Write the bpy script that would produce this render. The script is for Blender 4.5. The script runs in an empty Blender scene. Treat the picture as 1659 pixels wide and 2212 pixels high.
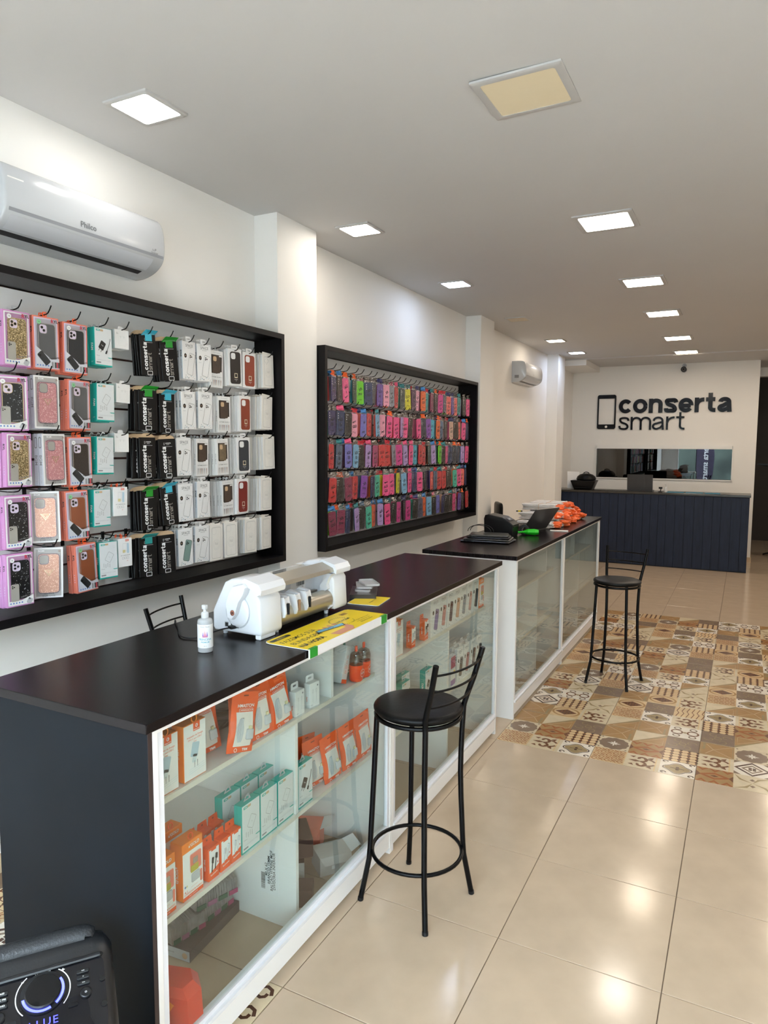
import bpy, math, random
from mathutils import Matrix, Vector
random.seed(7)
PI = math.pi
SC = bpy.context.scene
COL = SC.collection

# ------------------------------------------------------------------ camera, world, exposure
cam_d = bpy.data.cameras.new('camera')
cam = bpy.data.objects.new('camera', cam_d); COL.objects.link(cam)
YAW, PITCH, ROLL, FPX, CAMH = 0.475403604, 0.0930122247, 0.00546747170, 1510.79589, 1.91816449
_f = Vector((-math.sin(YAW)*math.cos(PITCH), math.cos(YAW)*math.cos(PITCH), -math.sin(PITCH)))
_r = Vector((math.cos(YAW), math.sin(YAW), 0)); _u = _r.cross(_f)
_r2 = _r*math.cos(ROLL)+_u*math.sin(ROLL); _u2 = -_r*math.sin(ROLL)+_u*math.cos(ROLL)
M = Matrix((( _r2.x, _u2.x, -_f.x, 0), (_r2.y, _u2.y, -_f.y, 0), (_r2.z, _u2.z, -_f.z, CAMH), (0, 0, 0, 1)))
cam.matrix_world = M
cam_d.sensor_fit = 'VERTICAL'; cam_d.sensor_height = 36.0
cam_d.lens = FPX/2212*36.0
cam_d.clip_start = 0.05; cam_d.clip_end = 200
SC.camera = cam
w = bpy.data.worlds.new('daylight'); SC.world = w; w.use_nodes = True
bg = w.node_tree.nodes['Background']
bg.inputs[0].default_value = (0.70, 0.86, 1.0, 1); bg.inputs[1].default_value = 19.0
SC.view_settings.view_transform = 'Standard'; SC.view_settings.look = 'None'
SC.view_settings.gamma = 1.0; SC.view_settings.use_curve_mapping = False
SC.view_settings.exposure = 0.66
LAMP_WARM, LAMP_COOL, LAMP_P = (1.0, 0.91, 0.80), (0.62, 0.75, 1.0), 25.0
try:
    SC.cycles.use_denoising = True
    SC.cycles.max_bounces = 8; SC.cycles.transparent_max_bounces = 16
    SC.cycles.sample_clamp_indirect = 6.0
    SC.cycles.caustics_reflective = False; SC.cycles.caustics_refractive = False
except Exception:
    pass

# ------------------------------------------------------------------ materials
MATS = {}
def mat(name, col, rough=0.5, metal=0.0, vary=0.0, vscale=8.0, bump=0.0, bscale=40.0, emit=None, estr=0, spec=0.5, stretch=None, coat=0.0):
    if name in MATS: return MATS[name]
    m = bpy.data.materials.new(name); m.use_nodes = True; MATS[name] = m
    nt = m.node_tree; b = nt.nodes['Principled BSDF']
    b.inputs['Base Color'].default_value = (*col, 1); b.inputs['Roughness'].default_value = rough
    b.inputs['Metallic'].default_value = metal; b.inputs['Specular IOR Level'].default_value = spec
    if coat: b.inputs['Coat Weight'].default_value = coat; b.inputs['Coat Roughness'].default_value = 0.08
    if vary or bump:
        tc = nt.nodes.new('ShaderNodeTexCoord'); mp = nt.nodes.new('ShaderNodeMapping')
        nt.links.new(tc.outputs['Object'], mp.inputs[0])
        if stretch: mp.inputs['Scale'].default_value = stretch
    if vary:
        n = nt.nodes.new('ShaderNodeTexNoise'); n.inputs['Scale'].default_value = vscale; n.inputs['Detail'].default_value = 5
        nt.links.new(mp.outputs[0], n.inputs['Vector'])
        r = nt.nodes.new('ShaderNodeValToRGB')
        r.color_ramp.elements[0].position = 0.3; r.color_ramp.elements[1].position = 0.7
        r.color_ramp.elements[0].color = (*[c*(1-vary) for c in col], 1)
        r.color_ramp.elements[1].color = (*[min(1, c*(1+vary)) for c in col], 1)
        nt.links.new(n.outputs[0], r.inputs[0]); nt.links.new(r.outputs[0], b.inputs['Base Color'])
    if bump:
        n2 = nt.nodes.new('ShaderNodeTexNoise'); n2.inputs['Scale'].default_value = bscale; n2.inputs['Detail'].default_value = 3
        nt.links.new(mp.outputs[0], n2.inputs['Vector'])
        bp = nt.nodes.new('ShaderNodeBump'); bp.inputs['Strength'].default_value = bump; bp.inputs['Distance'].default_value = 0.01
        nt.links.new(n2.outputs[0], bp.inputs['Height']); nt.links.new(bp.outputs[0], b.inputs['Normal'])
    if emit:
        b.inputs['Emission Color'].default_value = (*emit, 1); b.inputs['Emission Strength'].default_value = estr
    return m
def srgb(h):
    h = h.lstrip('#'); v = [int(h[i:i+2], 16)/255 for i in (0, 2, 4)]
    return tuple(c/12.92 if c <= .04045 else ((c+.055)/1.055)**2.4 for c in v)
def S(name, hexc, rough=0.45, **k): return mat(name, srgb(hexc), rough, **k)
def glass(name, tint=(1, 1, 1), ior=1.5, rough=0.0, opacity=0.0, bump=0.0, boost=1.0):
    if name in MATS: return MATS[name]
    m = bpy.data.materials.new(name); m.use_nodes = True; MATS[name] = m
    nt = m.node_tree; nt.nodes.clear()
    o = nt.nodes.new('ShaderNodeOutputMaterial'); mx = nt.nodes.new('ShaderNodeMixShader')
    t = nt.nodes.new('ShaderNodeBsdfTransparent'); g = nt.nodes.new('ShaderNodeBsdfGlossy')
    fr = nt.nodes.new('ShaderNodeFresnel'); fr.inputs[0].default_value = ior
    t.inputs[0].default_value = (*tint, 1); g.inputs['Roughness'].default_value = rough
    ml = nt.nodes.new('ShaderNodeMath'); ml.operation = 'MULTIPLY_ADD'; ml.inputs[1].default_value = boost; ml.inputs[2].default_value = opacity; ml.use_clamp = True
    nt.links.new(fr.outputs[0], ml.inputs[0])
    gm = nt.nodes.new('ShaderNodeNewGeometry'); sb = nt.nodes.new('ShaderNodeMath'); sb.operation = 'SUBTRACT'; sb.inputs[0].default_value = 1
    mu = nt.nodes.new('ShaderNodeMath'); mu.operation = 'MULTIPLY'; nt.links.new(gm.outputs['Backfacing'], sb.inputs[1])
    nt.links.new(sb.outputs[0], mu.inputs[0]); nt.links.new(ml.outputs[0], mu.inputs[1]); nt.links.new(mu.outputs[0], mx.inputs[0])
    nt.links.new(t.outputs[0], mx.inputs[1]); nt.links.new(g.outputs[0], mx.inputs[2]); nt.links.new(mx.outputs[0], o.inputs[0])
    if bump:
        n2 = nt.nodes.new('ShaderNodeTexNoise'); n2.inputs['Scale'].default_value = 28
        tc = nt.nodes.new('ShaderNodeTexCoord'); nt.links.new(tc.outputs['Object'], n2.inputs['Vector'])
        bp = nt.nodes.new('ShaderNodeBump'); bp.inputs['Strength'].default_value = bump; bp.inputs['Distance'].default_value = 0.02
        nt.links.new(n2.outputs[0], bp.inputs['Height']); nt.links.new(bp.outputs[0], g.inputs['Normal'])
    return m
def glitter(name, a, b_, scale=420, lo=.6, hi=.8):
    if name in MATS: return MATS[name]
    m = mat(name, a, 0.35); nt = m.node_tree; b = nt.nodes['Principled BSDF']
    tc = nt.nodes.new('ShaderNodeTexCoord'); v = nt.nodes.new('ShaderNodeTexVoronoi'); v.inputs['Scale'].default_value = scale
    nt.links.new(tc.outputs['Object'], v.inputs['Vector'])
    r = nt.nodes.new('ShaderNodeValToRGB'); s = nt.nodes.new('ShaderNodeSeparateColor')
    nt.links.new(v.outputs['Color'], s.inputs[0]); nt.links.new(s.outputs[0], r.inputs[0])
    e = r.color_ramp.elements; e[0].color = (*[c*lo for c in a], 1); e[1].color = (*b_, 1)
    e[0].position = .25; e[1].position = .99
    n = e.new(hi); n.color = (*a, 1)
    nt.links.new(r.outputs[0], b.inputs['Base Color']); b.inputs['Metallic'].default_value = .3
    return m

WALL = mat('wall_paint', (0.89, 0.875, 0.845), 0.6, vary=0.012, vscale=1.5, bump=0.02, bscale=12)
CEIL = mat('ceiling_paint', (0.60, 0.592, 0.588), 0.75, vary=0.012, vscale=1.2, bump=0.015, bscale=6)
WHITE = mat('white_laminate', (0.88, 0.87, 0.85), 0.32, vary=0.01, vscale=3)
WGLOSS = mat('white_plastic', (0.56, 0.58, 0.61), 0.18, vary=0.006, vscale=5)
PAPER = mat('white_card', (0.88, 0.88, 0.88), 0.4, vary=0.01, vscale=20)
CREAM = mat('cream_card', (0.88, 0.85, 0.80), 0.5, vary=0.01, vscale=20)
GREYP = mat('pale_blue_grey_card', (0.62, 0.67, 0.73), 0.4, vary=0.02, vscale=20)
BLACKWOOD = mat('black_laminate', (0.004, 0.0033, 0.004), 0.36, spec=.2, vary=0.25, vscale=6, stretch=(1, 12, 1))
TOPWOOD = mat('dark_worktop_laminate', (0.006, 0.004, 0.005), 0.25, spec=.18, vary=0.2, vscale=5, stretch=(30, 2, 1), bump=0.02, bscale=90)
PANELB = mat('blue_black_side_panel', (0.0035, 0.006, 0.0095), 0.5, spec=.12, vary=0.2, vscale=3)
BLACKM = mat('black_metal', (0.0025, 0.0025, 0.003), 0.25, spec=.16, vary=0.1, vscale=30)
BLACKP = mat('black_plastic', (0.006, 0.006, 0.007), 0.35, spec=.3, vary=0.1, vscale=30, bump=0.05, bscale=200)
VINYL = mat('black_vinyl', (0.003, 0.0028, 0.0028), 0.38, spec=.18, vary=0.1, vscale=10, bump=0.06, bscale=60)
BROWN = S('brown_slot', '#4a2d26', .6, vary=.1)
SLATW = mat('slat_white', (0.88, 0.88, 0.88), 0.38, vary=0.01, vscale=3)
BLACK = mat('black_ink', (0.010, 0.010, 0.010), 0.4)
GREY = mat('grey_ink', (0.25, 0.25, 0.26), 0.5)
LGREY = mat('light_grey_ink', (0.50, 0.52, 0.55), 0.5)
WINK = mat('white_ink', (0.85, 0.85, 0.85), 0.4)
ORANGE = S('orange_card', '#ea5a1e', .38, vary=.03, vscale=20)
AMBER = S('amber_card', '#f5831f', .4, vary=.02, vscale=20)
CORAL = S('coral_card', '#e6806a', .4, vary=.02)
ORCHID = S('orchid_card', '#d596cc', .4, vary=.02)
TEAL = S('teal_card', '#16a79c', .38, vary=.03)
TEALD = S('dark_teal_card', '#12897a', .4, vary=.03)
SKY = S('sky_blue_tag', '#3fb6cf', .4, vary=.03)
LEAFG = S('green_tag', '#1f8f2a', .4, vary=.04)
TAN = S('tan_card', '#c9ab88', .6, vary=.03)
RED = S('red_ink', '#c8283c', .45)
PALEB = S('pale_blue_ink', '#b9d3e2', .5)
BLUEI = S('blue_ink', '#5f86c8', .5)
YEL = S('yellow_card', '#f0d000', .35, vary=.02)
def milky(name, col, alpha, rough=.15):
    m = mat(name, col, rough); m.node_tree.nodes['Principled BSDF'].inputs['Alpha'].default_value = alpha; return m
CLEAR = glass('clear_plastic', (.97, .97, .97), 1.35, 0.08)
BAGM = glass('clear_bag_film', (.95, .95, .96), 1.33, 0.12, opacity=0.03, bump=0.9)
GLASS = glass('cabinet_glass', (.935, .97, .95), 1.7, 0.0, boost=1.35)
CHROME = mat('chrome', (0.7, 0.7, 0.7), 0.15, metal=1.0)

# ------------------------------------------------------------------ mesh builder
def Rz(a): return Matrix.Rotation(a, 4, 'Z')
def Rx(a): return Matrix.Rotation(a, 4, 'X')
def Ry(a): return Matrix.Rotation(a, 4, 'Y')
def T(x, y, z): return Matrix.Translation((x, y, z))
def rr(w, h, r, n=4, cx=0, cy=0):
    r = min(r, w/2-1e-5, h/2-1e-5); p = []
    for (sx, sy, a0) in ((1, 1, 0), (-1, 1, PI/2), (-1, -1, PI), (1, -1, 1.5*PI)):
        for i in range(n+1):
            a = a0+i*PI/2/n; p.append((cx+sx*(w/2-r)+r*math.cos(a), cy+sy*(h/2-r)+r*math.sin(a)))
    return p
def circ(r, n=14, cx=0, cy=0, ry=None):
    return [(cx+r*math.cos(2*PI*i/n), cy+(ry or r)*math.sin(2*PI*i/n)) for i in range(n)]
_TX = {}
def txt(s, size, bold=0.0, spacing=1.0):
    k = (s, bold, spacing)
    if k not in _TX:
        c = bpy.data.curves.new('t', 'FONT'); c.body = s; c.size = 1; c.offset = bold; c.resolution_u = 2 if len(s) > 8 else 3
        c.space_character = spacing; c.align_x = 'CENTER'; c.align_y = 'CENTER'; c.fill_mode = 'FRONT'
        o = bpy.data.objects.new('t', c); me = bpy.data.meshes.new_from_object(o)
        vs = [tuple(v.co)[:2] for v in me.vertices]; fs = [tuple(p.vertices) for p in me.polygons]
        _TX[k] = (vs, fs); bpy.data.objects.remove(o); bpy.data.curves.remove(c); bpy.data.meshes.remove(me)
    vs, fs = _TX[k]
    return [(a*size, b*size) for a, b in vs], fs
class G:
    def __init__(s): s.v = []; s.f = []; s.m = []; s.mats = []
    def mi(s, m):
        if m not in s.mats: s.mats.append(m)
        return s.mats.index(m)
    def add(s, vs, fs, m, X=None):
        o = len(s.v)
        s.v += [tuple(X @ Vector(p)) for p in vs] if X is not None else [tuple(p) for p in vs]
        i = s.mi(m)
        for f in fs: s.f.append(tuple(a+o for a in f)); s.m.append(i)
        return s
    def box(s, x0, x1, y0, y1, z0, z1, m, X=None):
        v = [(x, y, z) for z in (z0, z1) for y in (y0, y1) for x in (x0, x1)]
        return s.add(v, [(0, 2, 3, 1), (4, 5, 7, 6), (0, 1, 5, 4), (2, 6, 7, 3), (0, 4, 6, 2), (1, 3, 7, 5)], m, X)
    def cbox(s, x0, x1, y0, y1, z0, z1, m, c=0.004, X=None):   # box with bevelled vertical + top edges
        cx, cy = (x0+x1)/2, (y0+y1)/2; w, d = x1-x0, y1-y0
        L = [(rr(w-2*c, d-2*c, c, 1, cx, cy), z0), (rr(w, d, c*1.5, 2, cx, cy), z0+c), (rr(w, d, c*1.5, 2, cx, cy), z1-c), (rr(w-2*c, d-2*c, c, 2, cx, cy), z1)]
        L[0] = (rr(w-2*c, d-2*c, c, 2, cx, cy), z0)
        return s.loft([[(p[0], p[1], z) for p in l] for l, z in L], m, X)
    def loft(s, loops, m, X=None, caps=True, closed=True):
        n = len(loops[0]); v = [p for l in loops for p in l]; f = []
        for k in range(len(loops)-1):
            for i in range(n if closed else n-1):
                j = (i+1) % n; f.append((k*n+i, k*n+j, (k+1)*n+j, (k+1)*n+i))
        if caps: f.append(tuple(range(n-1, -1, -1))); f.append(tuple(range((len(loops)-1)*n, len(loops)*n)))
        return s.add(v, f, m, X)
    def prism(s, pts, z0, z1, m, X=None):
        return s.loft([[(a, b, z0) for a, b in pts], [(a, b, z1) for a, b in pts]], m, X)
    def xy(s, pts, y, t, m, X=None):      # outline in local XZ, standing proud of y towards -Y by t
        return s.loft([[(a, y, b) for a, b in pts], [(a, y-t, b) for a, b in pts]], m, X)
    def flat(s, pts, y, m, X=None):       # printed area in XZ
        return s.add([(a, y, b) for a, b in pts], [tuple(range(len(pts)))], m, X)
    def ring(s, outer, inner, y, m, t=0.0, X=None):
        n = len(outer)
        s.add([(a, y-t, b) for a, b in outer]+[(a, y-t, b) for a, b in inner], [(i, (i+1) % n, n+(i+1) % n, n+i) for i in range(n)], m, X)
        if t:
            s.loft([[(a, y, b) for a, b in outer], [(a, y-t, b) for a, b in outer]], m, X, caps=False)
            s.loft([[(a, y-t, b) for a, b in inner], [(a, y, b) for a, b in inner]], m, X, caps=False)
        return s
    def rim(s, w, h, r, lw, cx, cz, y, m, t=0.0, X=None):
        return s.ring(rr(w, h, r, 4, cx, cz), rr(w-2*lw, h-2*lw, max(r-lw, .0005), 4, cx, cz), y, m, t, X)
    def text(s, str_, size, cx, cz, y, m, bold=0.0, rot=0.0, X=None, spacing=1.0, sx=1.0):
        vs, fs = txt(str_, size, bold, spacing); c, q = math.cos(rot), math.sin(rot)
        return s.add([(cx+a*sx*c-b*q, y, cz+a*sx*q+b*c) for a, b in vs], fs, m, X)
    def tube(s, path, r, m, n=8, X=None, closed=False, r2=None):
        P = [Vector(p) for p in path]; L = []; up = None
        for i, p in enumerate(P):
            if closed: d = (P[(i+1) % len(P)]-P[i-1]).normalized()
            else: d = (P[min(i+1, len(P)-1)]-P[max(i-1, 0)]).normalized()
            if up is None: up = Vector((0, 0, 1)) if abs(d.z) < .9 else Vector((1, 0, 0))
            a = d.cross(up).normalized(); b = a.cross(d).normalized(); up = b
            rad = r if r2 is None else r+(r2-r)*i/(len(P)-1)
            L.append([tuple(p+a*rad*math.cos(2*PI*k/n)+b*rad*math.sin(2*PI*k/n)) for k in range(n)])
        if closed: L.append(L[0]); return s.loft(L, m, X, caps=False)
        return s.loft(L, m, X)
    def lathe(s, prof, m, n=24, X=None):
        return s.loft([[(r*math.cos(2*PI*k/n), r*math.sin(2*PI*k/n), z) for k in range(n)] for r, z in prof], m, X)
    def mesh(s, name, smooth=0):
        me = bpy.data.meshes.new(name); me.from_pydata(s.v, [], s.f); me.update()
        for m in s.mats: me.materials.append(m)
        me.polygons.foreach_set('material_index', s.m)
        if smooth:
            me.shade_smooth()
            try: me.set_sharp_from_angle(angle=math.radians(smooth))
            except Exception: pass
        return me
    def obj(s, name, parent=None, smooth=0):
        return link(name, s.mesh(name, smooth), parent)
def smooth_path(pts, n=5):
    P = [Vector(p) for p in pts]; out = []
    for i in range(len(P)-1):
        a, b, c, d = P[max(i-1, 0)], P[i], P[i+1], P[min(i+2, len(P)-1)]
        for k in range(n):
            t = k/n
            out.append(tuple(0.5*((2*b)+(c-a)*t+(2*a-5*b+4*c-d)*t*t+(3*b-a-3*c+d)*t**3)))
    out.append(tuple(P[-1])); return out
def link(name, me, parent=None, X=None):
    o = bpy.data.objects.new(name, me); COL.objects.link(o)
    if parent is not None: o.parent = parent
    if X is not None: o.matrix_local = X
    return o
def thing(name, label, cat, loc=(0, 0, 0), rz=0, group=None, rot=None):
    o = bpy.data.objects.new(name, None); COL.objects.link(o); o.empty_display_size = .05
    o.location = loc; o.rotation_euler = rot or (0, 0, rz); o['label'] = label; o['category'] = cat
    if group: o['group'] = group
    return o
def tag(o, label, cat, group=None):
    o['label'] = label; o['category'] = cat
    if group: o['group'] = group
    return o
def struct(name, g, parent=None, smooth=0):
    o = g.obj(name, parent, smooth)
    if parent is None: o['kind'] = 'structure'
    return o
# stroke lettering for the shop logo: heavy and light grotesque lowercase
def glyph(ch, hw):
    A = lambda cx, cy, rx, ry, a, b, n=14: [(cx+rx*math.cos(math.radians(a+(b-a)*k/n)), cy+ry*math.sin(math.radians(a+(b-a)*k/n))) for k in range(n+1)]
    r = .5-hw
    if ch == 'o': return [A(.52, .5, .52-hw, r, 0, 360, 28)], 1.04
    if ch == 'c': return [A(.52, .5, .50-hw, r, 38, 322, 22)], .96
    if ch == 'e': return [[(1.0-hw*1.1, .47), (hw, .47)], A(.51, .5, .51-hw, r, -4, 325, 26)], 1.0
    if ch == 'n': return [[(hw, 0), (hw, 1)], [(hw, .55)]+A(.50, .62, .47-hw, .38-hw, 165, 0, 10)+[(.97-hw, 0)]], .97
    if ch == 'm': return [[(hw, 0), (hw, 1)], [(hw, .6)]+A(.46, .62, .43-hw, .38-hw, 165, 0, 9)+[(.89-hw, 0)], [(.89-hw, .6)]+A(1.27-hw, .62, .40-hw*.4, .38-hw, 165, 0, 9)+[(1.67-hw*1.4, 0)]], 1.64-hw*.8
    if ch == 'r': return [[(hw, 0), (hw, 1)], [(hw, .5)]+A(.62, .52, .60-hw, .48-hw, 160, 88, 8)], .64
    if ch == 't': return [[(.30, 1.30)]+[(.30, .35)]+A(.30+.26, .26+hw*.35, .26, .26-hw*.65, 180, 270, 6)+[(.66, hw)], [(0, 1-hw), (.62, 1-hw)]], .66
    if ch == 'a': return [[(.06+hw, .68)]+A(.48, .68, .42-hw, .32-hw, 165, 15, 10)+[(.92-hw, .3), (.95-hw, .0)], [(.92-hw, .58)]+[(.60, .545)]+A(.36+hw*.1, .27, .36-hw, .27-hw*.9, 95, 275, 10)+[(.66, .10+hw*.8), (.92-hw, .36)]], .98
    if ch == 's':
        P = [(.84, .70), (.76, .90-hw*.35), (.48, 1-hw), (.20, .90-hw*.4), (.15+hw*.35, .72), (.30, .58), (.62, .46), (.80-hw*.3, .30), (.72, .10+hw*.35), (.46, hw), (.18, .10+hw*.4), (.06+hw*.6, .32)]
        return [[(p[0], p[1]) for p in smooth_path([(a, b, 0) for a, b in P], 4)]], .90
def stroke_word(word, hw, gap):
    out = []; x = 0
    for ch in word:
        paths, adv = glyph(ch, hw)
        for p in paths: out.append([(a+x, b) for a, b in p])
        x += adv+gap
    return out, x-gap
def word_mesh(g, word, x0, x1, zb, xh, weight, y, th, m, X=None):
    """weight = stroke width as a share of the x-height; strokes standing proud of y by th"""
    hw = weight/2; paths, L = stroke_word(word, hw, .115 if weight > .2 else .13); s = (x1-x0)/L; hx = hw*xh
    for q, P in enumerate(paths):
        P = [(x0+a*s, zb+b*xh) for a, b in P]; n = len(P); lo = []; hi = []
        for k in range(n):
            d = Vector((P[min(k+1, n-1)][0]-P[max(k-1, 0)][0], P[min(k+1, n-1)][1]-P[max(k-1, 0)][1])).normalized(); v = Vector((-d.y, d.x))*hx
            lo.append((P[k][0]+v.x, P[k][1]+v.y)); hi.append((P[k][0]-v.x, P[k][1]-v.y))
        e = y-th-.00004*(q % 3)
        if th > .002:
            vs = [(a, yy, b) for yy in (y, e) for a, b in lo+hi]; f = []; N = 2*n
            for k in range(n-1): f += [(N+k, N+k+1, N+n+k+1, N+n+k), (k, k+1, N+k+1, N+k), (n+k, N+n+k, N+n+k+1, n+k+1)]
            f += [(0, N, N+n, n), (n-1, 2*n-1, N+2*n-1, N+n-1)]
        else: vs = [(a, e, b) for a, b in lo+hi]; f = [(k, k+1, n+k+1, n+k) for k in range(n-1)]
        g.add(vs, f, m, X)
    return g
PROTO = {}
def place(kind, name, label, cat, loc, rz=PI/2, group=None, rot=None, only=None):
    t = thing(name, label, cat, loc, rz, group, rot)
    for pn, me in PROTO[kind]:
        if only is None or pn in only: link(pn, me, t)
    return t

# ------------------------------------------------------------------ the room
XW, ZC, YB = -2.90, 3.40, 13.26
g = G(); g.box(-3.02, XW, -2.6, YB+.12, 0, ZC, WALL); struct('wall_left', g)
for i, (a, b) in enumerate(((3.775, 4.235), (7.65, 8.12), (11.33, 11.78))):
    g = G(); g.box(XW, -2.72, a, b, 0, ZC, WALL); struct('trim_%d' % (i+1), g)
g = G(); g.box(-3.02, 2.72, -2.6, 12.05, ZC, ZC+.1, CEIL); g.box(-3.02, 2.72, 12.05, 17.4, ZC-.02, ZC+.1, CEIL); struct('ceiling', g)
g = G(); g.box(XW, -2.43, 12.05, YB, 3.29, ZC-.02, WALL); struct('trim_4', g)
WX0, WX1, WZ0, WZ1 = -2.447, -0.196, 1.385, 1.962
g = G()
g.box(XW, WX0, YB, YB+.14, 0, ZC, WALL); g.box(WX1, 0.15, YB, YB+.14, 0, ZC, WALL)
g.box(WX0, WX1, YB, YB+.14, 0, WZ0, WALL); g.box(WX0, WX1, YB, YB+.14, WZ1, ZC, WALL); struct('wall_back', g)
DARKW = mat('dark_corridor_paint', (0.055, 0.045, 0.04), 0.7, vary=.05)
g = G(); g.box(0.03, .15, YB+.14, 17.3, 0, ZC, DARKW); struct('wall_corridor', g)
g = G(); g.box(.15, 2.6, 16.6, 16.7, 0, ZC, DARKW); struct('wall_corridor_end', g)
g = G(); g.box(.15, 2.6, 14.5, 14.62, 3.22, ZC-.02, WALL); struct('trim_5', g)
g = G(); g.box(2.6, 2.72, -2.6, 17.4, 0, ZC, WALL); struct('wall_right', g)
g = G()   # shop front: a wide opening to the street
g.box(-3.02, -2.3, -2.72, -2.6, 0, ZC, WALL); g.box(2.3, 2.72, -2.72, -2.6, 0, ZC, WALL); g.box(-2.3, 2.3, -2.72, -2.6, 2.95, ZC, WALL); struct('wall_front', g)
TILEB = mat('beige_tile_skirting', srgb('#cbb395'), 0.25, vary=.04, vscale=6)
g = G(); g.box(.095, .162, YB-.012, YB, 0, .085, TILEB); g.box(.15, .162, YB, YB+1, 0, .085, TILEB); struct('baseboard_back', g)
g = G(); g.box(XW, XW+.012, -2.6, 3.775, 0, .085, TILEB); g.box(XW, XW+.012, 4.235, 7.65, 0, .085, TILEB); g.box(XW, XW+.012, 8.12, 11.33, 0, .085, TILEB); struct('baseboard_left', g)
# window in the back wall, dark workshop behind it
g = G()
for a in ((WX0, WX1, WZ0-.02, WZ0), (WX0, WX1, WZ1-.055, WZ1+.012), (WX0-.012, WX0+.008, WZ0-.02, WZ1), (WX1-.008, WX1+.012, WZ0-.02, WZ1)):
    g.box(a[0], a[1], YB-.02, YB+.13, a[2], a[3], WHITE)
win = struct('window_1', g)
g = G(); g.box(WX0+.008, WX1-.008, YB+.05, YB+.058, WZ0, WZ1-.055, glass('dark_mirror_glass', (.20, .25, .24), 1.9, 0.0, boost=1.2)); g.obj('pane', win)
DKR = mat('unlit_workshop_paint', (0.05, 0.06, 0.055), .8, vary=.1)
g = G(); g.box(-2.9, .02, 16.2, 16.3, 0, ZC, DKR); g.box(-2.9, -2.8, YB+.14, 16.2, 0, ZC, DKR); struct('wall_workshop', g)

# floor: every 60 cm tile is a piece; the patterned ones carry a flat print of nine 20 cm motifs
GROUT = mat('brown_grout', srgb('#6b5a49'), .8, vary=.1, vscale=40)
g = G(); g.box(-3.02, 2.72, -2.72, 17.4, -.05, -.004, GROUT); floor = struct('floor', g)
def floor_mat(name, col, vary, rough, vs=5):
    m = mat(name, col, rough, vary=vary, vscale=vs, bump=.02, bscale=9)
    nt = m.node_tree; b = nt.nodes['Principled BSDF']
    n = nt.nodes.new('ShaderNodeTexNoise'); n.inputs['Scale'].default_value = 220; n.inputs['Detail'].default_value = 3
    tc = nt.nodes.new('ShaderNodeTexCoord'); nt.links.new(tc.outputs['Object'], n.inputs['Vector'])
    mr = nt.nodes.new('ShaderNodeMapRange'); mr.inputs['To Min'].default_value = rough-.04; mr.inputs['To Max'].default_value = rough+.06
    nt.links.new(n.outputs[0], mr.inputs[0]); nt.links.new(mr.outputs[0], b.inputs['Roughness'])
    return m
TILE = floor_mat('beige_polished_tile', srgb('#bfaa92'), .05, .135, 6)
def FM(n, h): return floor_mat('print_'+n, srgb(h), .09, .22, 14)
fCREAM, fTAN, fBRN, fDBR, fORG, fOLV, fGRY, fWHT, fSND = FM('cream', '#cdbb9c'), FM('tan', '#a17c50'), FM('brown', '#6c452c'), FM('dark_brown', '#4a2d20'), FM('rust', '#96592f'), FM('olive', '#94805c'), FM('taupe', '#7c6755'), FM('white', '#ddd3c3'), FM('sand', '#d0b288')
TS, GAP, X0F, Y0F = .6, .0035, -1.375, 1.904
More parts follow.
